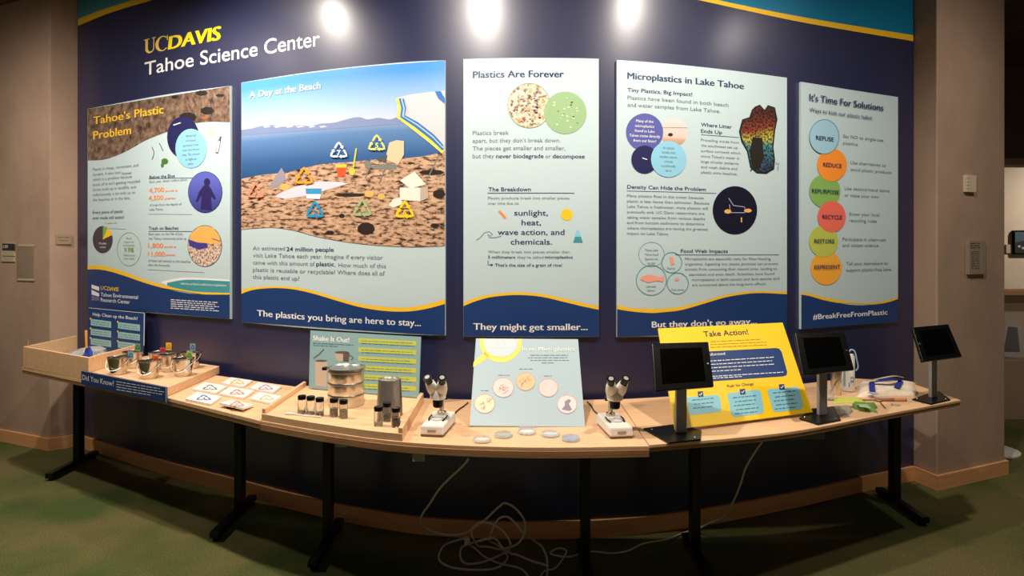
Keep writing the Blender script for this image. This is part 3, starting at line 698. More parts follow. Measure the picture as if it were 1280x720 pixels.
for i, (ln, x0, x1) in enumerate([('Microplastics are especially risky for filter-feeding', 854, 960.5), ('organisms. Ingesting tiny plastic particles can prevent', 854, 969.5), ('animals from consuming their natural prey, leading to', 854, 968.5), ('starvation and even death. Scientists have found', 859, 965), ('microplastics in both aquatic and land species and', 863, 971), ('are concerned about the long-term effects.', 863, 955)]): pt.text(ln, x0, 325+i*6.5, 3.4, x1, res=2)
for i, ln in enumerate(['These Lake', 'Tahoe food', 'Species are', 'at risk:']): pt.text(ln, 812.5, 314+i*5.4, 2.8, 1, mid=True, res=2)
pt.text('Lahontan', 812, 359, 2.6, 1, mid=True, res=2).text('Salmon', 812, 364, 2.6, 1, mid=True, res=2).text('Daphnia', 837, 336.5, 2.4, 1, mid=True, res=2).text('Mysis shrimp', 845, 363, 2.4, 1, mid=True, res=2)
pt.ring(812.5, 318, 16, 15.5, .4).text('N', 967, 206.5, 3, 971).stroke([(969.5, 214), (969.5, 208)], .8); pt.out('body_text', GRY, t, 2)
pt = Print(s); pt.disc(840.5, 166, 16.5, 18).out('photo_print', image_mat('beach dusk photo print', v_stops=[(.68, srgb(160, 112, 84)), (.725, srgb(206, 168, 142)), (.73, srgb(228, 196, 186)), (.79, srgb(236, 208, 204))]), t, 2)
pt = Print(s); pt.disc(836, 169, 3.2, 2.2, 8).stroke([(826, 160.5), (857, 160.5)], .5); pt.out('photo_detail', pm('dark pebble ink', (40, 32, 26)), t, 3)
pt = Print(s); pt.disc(804, 166, 23, 23.5).out('circle_print', pm('slate blue ink', (86, 92, 164)), t, 3)
pt = Print(s); pt.disc(804, 200, 16.5, 17.5).out('circle_print', pm('deep navy ink', (34, 34, 84)), t, 4)
pt = Print(s); pt.disc(833.5, 199.5, 21.8, 22.5).out('circle_print', SKYB, t, 5)
pt = Print(s)
for i, ln in enumerate(['Many of the', 'microplastics', 'found in Lake', 'Tahoe come directly', 'from our litter!']): pt.text(ln, 804, 154+i*6.1, 3.5, 1, mid=True, bold=.016, res=2)
pt.stroke([(801, 198), (807, 200)], 1); pt.out('body_text', WHITE, t, 5)
pt = Print(s)
for i, ln in enumerate(['As plastic', 'breaks into', 'smaller pieces,', 'animals', 'accidentally', 'eat it.']): pt.text(ln, 833.5, 187+i*5.6, 3, 1, mid=True, res=2)
pt.out('body_text', GRY, t, 6)
lk = [(941, 134), (947, 131.5), (953, 138), (957, 132), (966, 135), (969, 150), (966, 165), (964, 185), (966, 200), (965, 212), (955, 218), (943, 217), (935, 210), (931, 190), (924, 178), (921, 165), (925, 150), (934, 147), (937, 138)]
tmap = mat('lake chart print', (0, 0, 0), .42); nt = tmap.node_tree
tc = nt.nodes.new('ShaderNodeTexCoord'); mp = nt.nodes.new('ShaderNodeMapping'); mp.inputs['Scale'].default_value = (1, 1, 1)
wv = nt.nodes.new('ShaderNodeTexNoise'); wv.inputs['Scale'].default_value = 7; wv.inputs['Detail'].default_value = 1
rr_ = ramp(nt, [(.63, srgb(56, 38, 40)), (.69, srgb(60, 84, 110)), (.755, srgb(70, 140, 140)), (.79, srgb(190, 182, 70)), (.82, srgb(140, 62, 46)), (.88, srgb(84, 40, 30))])
wv2 = nt.nodes.new('ShaderNodeTexNoise'); wv2.inputs['Scale'].default_value = 110; wv2.inputs['Detail'].default_value = 0
r2_ = ramp(nt, [(.42, (.08, .08, .08)), (.56, (1, 1, 1))]); mx = nt.nodes.new('ShaderNodeMix'); mx.data_type = 'RGBA'; mx.blend_type = 'MULTIPLY'; mx.inputs[0].default_value = .85
sp_ = nt.nodes.new('ShaderNodeSeparateXYZ'); ad = nt.nodes.new('ShaderNodeMath'); ad.operation = 'MULTIPLY_ADD'; ad.inputs[1].default_value = .07
LL = nt.links; LL.new(tc.outputs['UV'], mp.inputs[0]); LL.new(mp.outputs[0], wv.inputs[0]); LL.new(mp.outputs[0], wv2.inputs[0]); LL.new(mp.outputs[0], sp_.inputs[0]); LL.new(wv.outputs[0], ad.inputs[0]); LL.new(sp_.outputs[1], ad.inputs[2]); LL.new(ad.outputs[0], rr_.inputs[0]); LL.new(wv2.outputs[0], r2_.inputs[0])
LL.new(rr_.outputs[0], mx.inputs[6]); LL.new(r2_.outputs[0], mx.inputs[7]); LL.new(mx.outputs[2], nt.nodes['Principled BSDF'].inputs['Base Color'])
pt = Print(s); pt.poly(lk).out('map_outline', pm('map dark ink', (38, 34, 30)), t, 2)
pt = Print(s); pt.poly([(945+(x-945)*.9, 175+(y-175)*.94) for x, y in lk]).out('map_print', tmap, t, 3)
pt = Print(s); pt.stroke([(935, 214), (939, 210)], 1.4).poly([(938, 172), (950, 173), (952, 198), (945, 214), (937, 208), (934, 190)]); pt.out('map_detail', pm('map dark ink', (38, 34, 30)), t, 4)
pt = Print(s); pt.disc(916, 263, 27.6, 30, 36).out('photo_print', pm('night water ink', (16, 18, 40)), t, 3)
pt = Print(s); pt.disc(907, 264.5, 4.5, 2.8, 8).disc(932, 263.5, 5, 2.5, 8).stroke([(924, 272), (924, 278)], 1.6); pt.out('photo_detail', pm('amber ink', (238, 178, 92)), t, 4)
pt = Print(s); pt.stroke([(908, 248), (914, 257), (928, 259), (928, 266), (910, 266), (909, 256)], .9); pt.out('photo_detail', pm('frame silver ink', (170, 176, 196)), t, 5)
pt = Print(s); pt.ring(812.3, 350, 19, 19, .7).ring(837.5, 328, 12.8, 13, .7).ring(845, 354, 13.5, 13.5, .7); pt.out('circle_outline', TEAL, t, 3)
pt = Print(s); pt.poly([(798, 349), (801, 345), (812, 343), (824, 347), (828, 344), (827, 352), (820, 351), (808, 353)]).poly([(835, 321), (839, 321), (841, 330), (837, 331)]).disc(844, 349, 3, 2, 8).out('animal_icon', pm('salmon print ink', (240, 164, 142)), t, 3)
g1 = [(770.2, 381), (785, 384.5), (805, 385.5), (825, 385.5), (850, 383), (875, 376.5), (900, 369.5), (920, 365.5), (945, 363.5), (980.8, 364.5)]
g2 = [(770.2, 386), (785, 388.5), (805, 390.5), (825, 390.5), (850, 387), (875, 380), (900, 372.5), (920, 368.5), (945, 366), (980.8, 367.5)]
Print(s).strip(g1, [(770.2, 395), (980.8, 376)], 30).out('gold_band', YEL, t, 2)
Print(s).strip(g2, [(770.2, 420.8), (980.8, 412.2)], 30).out('navy_wave', NAVY, t, 3)
pt = Print(s); pt.text("But they don't go away...", 813, 409, 7.8, 943, bold=.03); pt.out('heading', WHITE, t, 4)

# --- poster 5
s, t = poster("poster headed It's Time For Solutions with a column of coloured discs, rightmost on the wall", 998.5, 1119.5, 103, 122, 402, 411, LBL)
pt = Print(s); pt.text("It's Time For Solutions", 1008, 126.3, 8.4, 1100, bold=.032); pt.text('Ways to kick our plastic habit:', 1008, 140, 4.8, 1086.5, bold=.004)
for tx, a, y, b in (('REFUSE', 1016, 175.2, 1038), ('REDUCE', 1025, 208.5, 1048), ('REPURPOSE', 1011, 241.3, 1044.5), ('RECYCLE', 1024, 273.5, 1048.5), ('RESTORE', 1014, 303.8, 1039), ('REPRESENT', 1014, 336.3, 1046)): pt.text(tx, a, y, 5.2, b, bold=.016, res=2)
pt.out('heading', NTX, t, 12)
for k, (cx, cy, rx, ry, nm, c) in enumerate([(1026.5, 171.5, 18.5, 21.5, 'refuse blue ink', (160, 202, 222)), (1036.5, 206.5, 18.5, 20.5, 'reduce orange ink', (250, 150, 52)), (1027.5, 239, 19.5, 21, 'repurpose green ink', (136, 182, 94)),
        (1036, 271, 17.5, 19.5, 'recycle red ink', (238, 112, 92)), (1026, 301.5, 18, 20, 'restore lime ink', (190, 200, 88)), (1029.5, 335, 19.5, 21, 'represent amber ink', (250, 176, 60))]):
    pt = Print(s); pt.disc(cx, cy, rx, ry, 32).out('disc_print', pm(nm, c), t, [7, 6, 5, 6.5, 5.5, 4][k])
pt = Print(s); pt.ring(1026.5, 171.5, 18.7, 21.7, .6); pt.out('circle_outline', TEAL, t, 9)
pt = Print(s)
for tx, a, y, b in (('Say NO to single-use', 1050.5, 172.5, 1101), ('plastics', 1050.5, 181, 1069), ('Use alternatives to', 1060, 205.5, 1104), ('avoid plastic products', 1060, 214, 1111), ('Use second-hand items', 1052.5, 237.5, 1108.5), ('or make your own', 1052.5, 246, 1095),
        ('Know your local', 1058.5, 269.5, 1096), ('recycling rules', 1058.5, 277.5, 1092.5), ('Participate in clean-ups', 1050, 301, 1104), ('and citizen science', 1050, 308.5, 1095), ('Tell your lawmakers to', 1054.5, 331.5, 1106.5), ('support plastic-free laws', 1054.5, 339.5, 1110.5)): pt.text(tx, a, y, 4.2, b, res=2)
pt.out('body_text', GRY, t, 3)
g1 = [(998.7, 365.5), (1010, 367), (1025, 371), (1045, 374.5), (1065, 377.5), (1085, 378), (1105, 375.5), (1119.3, 370.5)]
g2 = [(998.7, 368), (1010, 370), (1025, 374.5), (1045, 378.5), (1065, 381), (1085, 380.7), (1105, 378), (1119.3, 373.5)]
Print(s).strip(g1, [(998.7, 376), (1119.3, 382)], 24).out('gold_band', YEL, t, 2)
Print(s).strip(g2, [(998.7, 410.8), (1119.3, 401.8)], 24).out('navy_wave', NAVY, t, 3)
pt = Print(s); pt.text('#BreakFreeFromPlastic', 1013, 399, 6.6, 1106, bold=.018); pt.out('heading', WHITE, t, 4)

# ------------------------------------------------------------------ tables
GAPB = .10
def wall_line(x0, x1, gap, n=10, s0=60, s1=1180):
    """points along the wall, gap in front of it, for x between x0 and x1"""
    out = []
    for i in range(n+1):
        X = x0+(x1-x0)*i/n; lo, hi = s0, s1
        for _ in range(40):
            m_ = (lo+hi)/2
            if wall_xy(m_, gap).x < X: lo = m_
            else: hi = m_
        p = wall_xy((lo+hi)/2, gap); out.append((X, p.y))
    return out
def table(label, front, back, layers, legs):
    cx = sum(p[0] for p in front)/len(front); cy = sum(p[1] for p in front+back)/len(front+back)
    t = thing('folding_table', label, 'table', (cx, cy, 0), 'tables along the wall')
    ring = [tuple(p) for p in front]+[tuple(p) for p in back][::-1]
    for nm, z0, z1, m, ins in layers:
        pts = [(x, y+(ins if (x, y) in front else 0)) for x, y in ring]
        MB().prism(pts, z0, z1).build(nm, m, t, bevel=.0025)
    for (X, Yf, Yb, Yc) in legs:
        mb = MB().box((X-.022, Yc-.03, .035), (X+.022, Yc+.03, TZ-.075)); leg = mb.build('leg', black_metal, t, bevel=.004)
        MB().box((X-.024, Yf, .018), (X+.024, Yb, .052)).build('foot', black_metal, leg, bevel=.006)
        # foot parent is the leg: same origin as the table
        for yy in (Yf+.03, Yb-.03):
            MB().lathe([(.018, 0), (.018, .02)], 12, (X, yy, 0)).build('glide', black_pl, leg)
        MB().box((X-.02, Yc-.22, TZ-.075), (X+.02, Yc+.20, TZ-.045)).build('bracket', black_metal, t, bevel=.003)
    return t
# parts of a leg sit under it: keep the offsets right
_org = org
def org(parent):
    if parent is None: return Vector((0, 0, 0))
    o = parent; v = Vector((0, 0, 0))
    while o is not None:
        if o.name in ORG: v = ORG[o.name]; break
        o = o.parent
    return v
lf = [(-3.17, 4.14), (-2.47, 3.724), (-1.79, 3.32), (-1.138, 2.885)]
lb = wall_line(-3.17, -1.138, .09, 8)
table('left birch tabletop on black T-shaped legs, under the wooden crate', lf, lb, [('tabletop', TZ-.02, TZ, wood, 0), ('under_board', TZ-.040, TZ-.02, wood_d, .003)],
      [(-2.985, 4.12, 4.59, 4.41), (-1.53, 3.28, 3.78, 3.60)])
mf = [tuple(p)[:2] for p in spline([(-1.134, 2.885, 0), (-.80, 2.715, 0), (-.417, 2.568, 0), (.063, 2.504, 0), (.540, 2.52, 0)], 5)]
mbk = wall_line(-1.134, .540, .07, 14)
tm = table('middle curved tabletop with a thick plywood front edge, under both microscopes', mf, mbk, [('tabletop', TZ-.014, TZ, wood, 0), ('under_board', TZ-.044, TZ-.014, wood_d, -.004)],
      [(-.93, 2.98, 3.46, 3.24), (.345, 2.80, 3.22, 3.02)])
rf = [tuple(p)[:2] for p in spline([(.544, 2.535, 0), (1.146, 2.70, 0), (1.725, 2.985, 0), (2.29, 3.266, 0)], 5)]
rb = [(.544, 3.27)]+[(x, y) for x, y in wall_line(.75, 2.2, .09, 7)]
rb = [p for p in rb if p[1] < 3.78 or p[0] < 2]+[(2.29, 3.75)]
rb = wall_line(.544, 2.0, .08, 8)+[(2.29, 3.72)]
table('right pale tabletop running in front of the concrete pillar, under three tablets', rf, rb, [('tabletop', TZ-.014, TZ, wood, 0), ('under_board', TZ-.030, TZ-.014, wood_d, .003)],
      [(.89, 2.88, 3.28, 3.12), (2.235, 3.456, 3.90, 3.74)])
# paper tags stuck under the front edge, small bracket under the right table
for (x, y, D, lb_) in ((426, 560, 2.74, 'small pale sticker hanging under the table edge, left of two'), (523, 572, 2.56, 'small pale sticker hanging under the table edge, right of two')):
    p = at(x, y, D); zt = TZ-.0445
    tag(MB().box((p.x-.025, p.y+.006, zt-.032), (p.x+.025, p.y+.010, zt)).build('sticker', pm('tag green', (150, 158, 138))), lb_, 'sticker', 'stickers under the table edge')
p = at(1003, 549, 2.83)
tag(MB().box((p.x-.09, p.y-.02, TZ-.062), (p.x+.09, p.y+.04, TZ-.0305)).build('cable_bracket', mat('grey bracket', (.10, .10, .10), .5), bevel=.003), 'dark grey bracket fixed under the right tabletop', 'bracket')

# ------------------------------------------------------------------ wooden crate at the left end
t = thing('wooden_crate', 'open birch crate with tall sides at the left end of the tables', 'crate', (-2.8, 4.1, TZ))
z1 = .868; A = Vector((-3.155, 4.13, 0)); B = Vector((-2.462, 3.72, 0)); Cc = Vector((-2.462, 4.235, 0)); Dd = Vector((-3.155, 4.62, 0)); th = .016
dy = Vector((0, th*1.15, 0))
MB().prism([A, B, B+dy, A+dy], TZ+.001, z1).build('front_panel', wood, t, bevel=.001)
MB().prism([A+dy, A+dy+Vector((th, 0, 0)), Dd+Vector((th, 0, 0)), Dd], TZ+.001, z1).build('side_panel', wood, t, bevel=.001)
MB().prism([B+dy-Vector((th, 0, 0)), B+dy, Cc, Cc-Vector((th, 0, 0))], TZ+.001, z1).build('side_panel', wood, t, bevel=.001)
MB().prism([A+dy+Vector((th, 0, 0)), B+dy-Vector((th, 0, 0)), Cc-Vector((th, 0, 0)), Dd+Vector((th, 0, 0))], TZ+.001, TZ+.02).build('bottom_panel', wood, t)
q = on(34, 431, .868)
MB().tube([(-3.146, 4.16, z1), (-3.146, 4.16, z1+.035)], .006).build('peg', wood_d, t)
# sand in the crate
sandm, _ = noisy(mat('coarse beach sand', (0, 0, 0), .95), srgb(128, 116, 100), srgb(182, 168, 146), 90, detail=2, bump=.6)
vs = []; fs = []; N = 16
for i in range(N+1):
    for j in range(N+1):
        u, v = i/N, j/N
        a = (A+dy*1.02+Vector((th+.001, 0, 0))).lerp(B+dy*1.02-Vector((th+.001, 0, 0)), u); b = (Dd+Vector((th+.001, -.01, 0))).lerp(Cc-Vector((th+.001, .01, 0)), u)
        p = a.lerp(b, v); p.z = TZ+.036+.008*math.sin(u*9+v*3)*math.cos(v*7)+random.uniform(-.002, .002); vs.append(p)
for i in range(N):
    for j in range(N): a = i*(N+1)+j; fs.append((a, a+N+1, a+N+2, a+1))
tag(MB().add(vs, fs, True).build('sand', sandm), 'grey beach sand filling the open crate', 'sand', kind='stuff')
# clear bag
def blob(name, c, rx, ry, rz, m, seed, jit=.25, n1=10, n2=14):
    rnd = random.Random(seed); vs = [(c[0], c[1], c[2]+rz)]; fs = []
    for i in range(1, n1):
        for k in range(n2):
            ph = math.pi*i/n1; an = 2*math.pi*k/n2; j = 1+rnd.uniform(-jit, jit)
            vs.append((c[0]+rx*j*math.sin(ph)*math.cos(an), c[1]+ry*j*math.sin(ph)*math.sin(an), max(c[2]-rz*.55, c[2]+rz*j*math.cos(ph))))
    vs.append((c[0], c[1], c[2]-rz*.55))
    for k in range(n2): fs.append((0, 1+k, 1+(k+1) % n2)); fs.append((len(vs)-1, 1+(n1-2)*n2+(k+1) % n2, 1+(n1-2)*n2+k))
    for i in range(n1-2):
        for k in range(n2): a = 1+i*n2; fs.append((a+k, a+n2+k, a+n2+(k+1) % n2, a+(k+1) % n2))
    return MB().add(vs, fs, True).build(name, m)
film = mat('crumpled plastic film', (.9, .9, .92), .15, trans=.75, ior=1.2)
tag(blob('plastic_bag', (-2.72, 4.13, TZ+.083), .09, .10, .050, film, 3), 'crumpled clear plastic bag lying in the crate', 'bag')
# toy shovel
t = thing('toy_shovel', 'blue and orange toy shovel standing in the crate sand', 'shovel', (-2.52, 4.02, TZ+.06))
bp_ = at(108, 441, 3.99)
MB().tube([bp_+Vector((0, 0, .03)), at(107.5, 413, 3.99)], [.006, .008]).build('handle', pm('orange plastic', (236, 160, 70), rough=.4), t)
blue_pl = pm('blue plastic', (52, 74, 170), rough=.35)
b0 = bp_
MB().add([b0+Vector((-.028, 0, -.040)), b0+Vector((.03, 0, -.045)), b0+Vector((.026, .012, .0)), b0+Vector((.012, .008, .035)), b0+Vector((-.008, .008, .035)), b0+Vector((-.024, .012, 0)),
          b0+Vector((-.028, .012, -.045)), b0+Vector((.03, .012, -.045)), b0+Vector((.026, .024, .0)), b0+Vector((.012, .02, .035)), b0+Vector((-.008, .02, .035)), b0+Vector((-.024, .024, 0))],
         [(0, 1, 2, 3, 4, 5), (11, 10, 9, 8, 7, 6)]+[(i, 6+i, 6+(i+1) % 6, (i+1) % 6) for i in range(6)]).build('blade', blue_pl, t, bevel=.003)
for i, (x, y, D, c, lb_) in enumerate([(119, 440, 4.05, (90, 130, 90), 'small green bottle cap on the crate sand'), (124, 439, 4.1, (170, 160, 150), 'small grey lid on the crate sand'), (100, 441, 4.0, (220, 220, 215), 'small white plastic scrap on the crate sand, beside the shovel')]):
    p = at(x, y, D); p.z = TZ+.046
    tag(MB().lathe([(.016, 0), (.018, .006), (.014, .012)], 12, p).build('bottle_cap', pm('scrap %d' % i, c)), lb_, 'cap', 'scraps on the crate sand')

# ---- sign helper
def sign(name, label, q, m, t_=.006, group=None, cat='sign'):
    q = [Vector(p) for p in q]; b = (q[2]+q[3])/2
    nn = (q[1]-q[0]).cross(q[3]-q[0]).normalized(); q[2] = q[2]-nn*nn.dot(q[2]-q[0])
    t = thing(name, label, cat, b, group)
    MB().slab(q, t_).build('board', m, t)
    return FlatSurf(q, 0), t
# help clean up sign, standing at the back behind the crate
zb = TZ+.002
pl, pr = at(111, 384.5, 4.62), at(181, 391, 4.30)
s, t = sign('information_sign', 'small navy sign headed Help Clean up the Beach behind the crate', [pl, pr, Vector((pr.x, pr.y-.025, zb)), Vector((pl.x, pl.y-.025, zb))], NAVY)
pt = Print(s); pt.text('Help Clean up the Beach!', 116, 394.5, 4, 172, bold=.014, res=2); pt.stroke([(111.2, 384.8), (180.6, 391.3)], .5); pt.stroke([(180.5, 391.5), (180, 432)], .8); pt.out('heading', WHITE, t, 1)
pt = Print(s); gp = Print(s); yp = Print(s)
for c_, (xa, xb, y0) in enumerate(((113.5, 139, 398.5), (147.5, 175, 402.5))):
    for r_ in range(3):
        y = y0+r_*12; pt.poly([(xa, y), (xa, y+8), (xb, y+11.4), (xb, y+3.4)])
        for l in range(2): gp.micro(xa+2, xb-2, y+3.4+l*2.8, .7, l+r_, .13)
        yp.disc(xa, y-.2, 1.1, 1.3, 8)
pt.out('text_panel', pm('panel aqua ink', (150, 196, 196)), t, 1); gp.out('body_text', GRY, t, 2); yp.out('bullet', YEL, t, 3)

# ------------------------------------------------------------------ jar platform
sz = .780
fr = lambda X: 3.724+(3.32-3.724)*(X+2.47)/(.68)
t = thing('display_platform', 'low wooden platform carrying the steel pails, right of the crate', 'platform', (-2.12, 3.9, TZ))
MB().prism([(-2.459, fr(-2.459)+.006), (-1.797, fr(-1.797)+.006), (-1.797, 3.93), (-2.459, 4.30)], TZ+.001, sz).build('platform_board', wood, t, bevel=.002)
ql = at(101.5, 463, 3.735); qr = at(208, 484, 3.295); b1 = at(208, 503.5, 3.295); b2 = at(101.5, 480, 3.735)
s, t = sign('information_sign', 'long navy strip sign reading Did You Know along the platform front', [ql, qr, b1, b2], NAVY)
pt = Print(s); pt.text('Did You Know?', 103, 474.5, 6.5, 142.5, bold=.012)
for i in range(4): pt.micro(145.5, [200, 205, 203, 188][i], 477.3+i*3.3, .8, i, .165)
pt.stroke([(101.6, 463.3), (207.8, 484.2)], .5); pt.stroke([(207.7, 484.4), (207.7, 503)], .6)
pt.out('lettering', WHITE, t, 1)

# ---- glass jars with flags (prototype + copies)
def copy_tree(o, parent=None):
    c = o.copy(); col.objects.link(c); c.parent = parent
    for k in ('label', 'category', 'group'):
        pass
    for ch in list(o.children): copy_tree(ch, c)
    return c
pail_mb = lambda: MB().lathe([(.040, .0), (.043, .002), (.0435, .005), (.056, .094), (.0585, .096), (.0585, .099), (.056, .100), (.0545, .098), (.054, .092), (.042, .006), (.02, .0055)], 36)
debris = [mat('dark debris', srgb(60, 52, 44), .8), mat('pale debris', srgb(190, 178, 160), .7)]
def make_jar():
    t = thing('steel_pail', 'pail', 'pail', (0, 0, 0))
    pail_mb().build('pail_body', steel_d, t, world=False)
    # bail handle hanging down in front, and its two ears
    mb = MB().tube([(.060*math.cos(R(180+180*k/16)), .060*math.sin(R(180+180*k/16))*1.06, .086-.058*math.sin(R(180*k/16))) for k in range(17)], .0018, 6)
    mb.build('handle', steel, t, world=False)
    for sx in (-1, 1):
        MB().lathe([(.006, 0), (.006, .004)], 10, (sx*.0545, 0, .086), axis=(sx, 0, 0)).build('handle_ear', steel, t, world=False)
    rnd = random.Random(5); mb = MB()
    for _ in range(14):
        a = rnd.uniform(0, 6.28); r_ = rnd.uniform(0, .034); z = rnd.uniform(.05, .088); q = rnd.uniform(.006, .012)
        c = Vector((r_*math.cos(a), r_*math.sin(a), z)); dx = Vector((rnd.uniform(-1, 1), rnd.uniform(-1, 1), rnd.uniform(-1, 1))).normalized()*q
        dy_ = dx.orthogonal().normalized()*q*.8; dz = dx.cross(dy_).normalized()*q*.35
        mb.add([c-dx-dy_-dz, c+dx-dy_-dz, c+dx+dy_-dz, c-dx+dy_-dz, c-dx-dy_+dz, c+dx-dy_+dz, c+dx+dy_+dz, c-dx+dy_+dz], [(0, 3, 2, 1), (4, 5, 6, 7), (0, 1, 5, 4), (1, 2, 6, 5), (2, 3, 7, 6), (3, 0, 4, 7)])
    tag(mb.build('plastic_scraps', debris[0], t, world=False), kind='stuff')
    return t
jp = make_jar()
JARS = [(148, 469, (163.5, 444), (120, 170, 190), 'blue', 'front left of the platform', (40, 70, 110)), (166, 461, (172, 434), (110, 165, 110), 'green', 'behind the blue-flagged pail', (40, 80, 50)),
        (187, 474, (195, 449.5), (226, 100, 60), 'orange-red', 'front middle of the platform', (130, 50, 30)), (199, 462, (203.3, 439), (206, 70, 80), 'crimson', 'behind the orange-red flagged pail', (110, 30, 40)),
        (215, 465, (211, 433), (244, 180, 60), 'yellow', 'back middle of the platform', (200, 120, 20)), (229, 471, (237, 444), (146, 186, 100), 'lime green', 'front right of the platform', (60, 100, 50)),
        (237, 462, (241, 434), (126, 156, 180), 'grey-blue', 'back right of the platform', (60, 80, 110))]
for i, (x, y, fl_, c, nm, where, c2) in enumerate(JARS):
    p = on(x, y-1.5, sz); 
    o = jp if i == 0 else copy_tree(jp)
    o.location = p; o.rotation_euler.z = i*1.3; ORG[o.name] = p
    tag(o, 'small shiny steel pail of scraps with %s recycling flag, %s' % (nm, where), 'pail', 'flagged steel pails on the platform')
JP = [on(j[0], j[1]-1.5, sz) for j in JARS]
# keep the jars apart
for _ in range(60):
    for a in range(7):
        for b in range(a+1, 7):
            d = JP[b]-JP[a]
            if d.length < .119:
                m_ = d.normalized()*(.119-d.length)/2; JP[a] -= m_; JP[b] += m_
    for p in JP: p.x = min(max(p.x, -2.395), -1.865)
jars = [o for o in col.objects if o.name.startswith('steel_pail')]
for i, (o, p) in enumerate(zip(jars, JP)):
    p.z = sz+.0005; p.y = max(p.y, fr(p.x)+.066); o.location = p; ORG[o.name] = p.copy()
    (x, y, fl_, c, nm, where, c2) = JARS[i]
    f = at(fl_[0], fl_[1], p.y+.01); o.rotation_euler.z = 0
    mk = pm('flag '+nm, c, rough=.5)
    q = [f+Vector((-.017, 0, .022)), f+Vector((.017, -.004, .022)), f+Vector((.017, -.004, -.022)), f+Vector((-.017, 0, -.022))]
    fo = MB().slab(q, .0015).build('flag', mk, o)
    fs_ = FlatSurf(q, 0); pt = Print(fs_); pt.recycle(fl_[0], fl_[1]+.3, 3.0, .8, 1.1); sy = pt.out('recycling_symbol', pm('symbol '+nm, c2), fo, 1)
    MB().tube([f+Vector((0, .004, 0)), Vector((f.x*.5+p.x*.5, p.y+.004, sz+.07)), Vector((p.x, p.y, sz+.012))], .0016, 6).build('flag_stick', steel_d, o)
# ------------------------------------------------------------------ white tiles
TILES = [([(240, 485.5), (256, 477.5), (284, 482), (269.5, 491)], (90, 120, 110), 'grey-green', 'back left of the tile group', 12),
         ([(277, 478), (289, 471.8), (316, 475), (304, 483)], (226, 178, 60), 'yellow', 'back middle of the tile group', 12),
         ([(312, 484.5), (323, 477.5), (352, 482.5), (341, 490.5)], (190, 120, 150), 'mauve', 'back right of the tile group', 12),
         ([(232.5, 498), (246, 489.5), (278, 495), (262, 505)], (30, 80, 160), 'dark blue', 'front left of the tile group', 12),
         ([(274.5, 491), (288, 483.5), (318.5, 487.5), (304, 497.5)], (206, 110, 110), 'red', 'centre of the tile group', 12),
         ([(312, 497.5), (325, 490), (354, 495), (342, 504.5)], (200, 180, 120), 'sand-coloured', 'right of the red tile', 12),
         ([(276.5, 503), (287, 497.5), (319, 502.5), (302, 510)], (214, 120, 90), 'orange', 'front of the group and tilted up', 24)]
tile_m = pm('white tile', (236, 232, 226), rough=.35)
for i, (px, c, nm, where, hz) in enumerate(TILES):
    zt = TZ+hz/1000
    P = [on(x, y, zt) for x, y in px]      # left, back, right, front
    # square it up
    ctr = sum(P, Vector())/4; a_ = ((P[1]-P[0])+(P[2]-P[3]))/2; b_ = ((P[3]-P[0])+(P[2]-P[1]))/2
    P = [ctr-a_/2-b_/2, ctr+a_/2-b_/2, ctr+a_/2+b_/2, ctr-a_/2+b_/2]
    if hz > 12: P[3].z -= .0; P[1].z -= .010; P[2].z -= .010
    t = thing('picture_tile', 'square white tile with %s recycling symbol, %s' % (nm, where), 'tile', (ctr.x, ctr.y, TZ), 'white recycling tiles on the left table')
    n_ = (P[1]-P[0]).cross(P[3]-P[0]).normalized()
    if n_.z > 0: n_ = -n_
    mb = MB(); mb.add(P+[p+n_*.011 for p in P], [(0, 1, 2, 3), (7, 6, 5, 4)]+[(k, 4+k, 4+(k+1) % 4, (k+1) % 4) for k in range(4)]); mb.build('tile_body', tile_m, t, bevel=.001)
    if hz > 12: MB().box((ctr.x-.035, ctr.y-.03, TZ+.001), (ctr.x+.03, ctr.y+.02, TZ+.0115)).build('riser', black_pl, t)
    fs_ = FlatSurf([P[1], P[2], P[3], P[0]], 0)
    if fs_.n.z < 0: fs_.n = -fs_.n
    pc = [proj(p) for p in P]; cx = sum(p[0] for p in pc)/4; cy = sum(p[1] for p in pc)/4
    pt = Print(fs_); pt.recycle(cx, cy+.4, 11, 2.0, M2=lambda X, Y, cx=cx, cy=cy: (cx+X*11, cy+.8-Y*4.2), num=str(i+1)); pt.out('recycling_symbol', pm('tile ink '+nm, c), t, 1)

# ------------------------------------------------------------------ tray with sieves
tz = .763
t = thing('wooden_tray', 'shallow wooden tray with raised side rims under the steel sieves', 'tray', (-.79, 3.0, TZ))
tf = lambda X: [y for x, y in [(X, 0)]][0]
def front_y(X, F_=mf):
    for i in range(len(F_)-1):
        if F_[i][0] <= X <= F_[i+1][0]:
            t_ = (X-F_[i][0])/(F_[i+1][0]-F_[i][0]); return F_[i][1]+(F_[i+1][1]-F_[i][1])*t_
    return F_[0][1]
xs = [-1.130+(.688)*k/8 for k in range(9)]
ring = [(x, front_y(x)+.004) for x in xs]+[(-.442, 3.20), (-1.130, 3.47)]
MB().prism(ring, TZ+.001, tz).build('tray_board', wood, t, bevel=.0015)
MB().prism([(-1.130, front_y(-1.13)+.01), (-1.112, front_y(-1.112)+.01), (-1.112, 3.46), (-1.130, 3.47)], tz+.0002, tz+.022).build('rim', wood, t, bevel=.001)
MB().prism([(-.460, front_y(-.46)+.008), (-.442, front_y(-.442)+.008), (-.442, 3.20), (-.460, 3.207)], tz+.0002, tz+.022).build('rim', wood, t, bevel=.001)
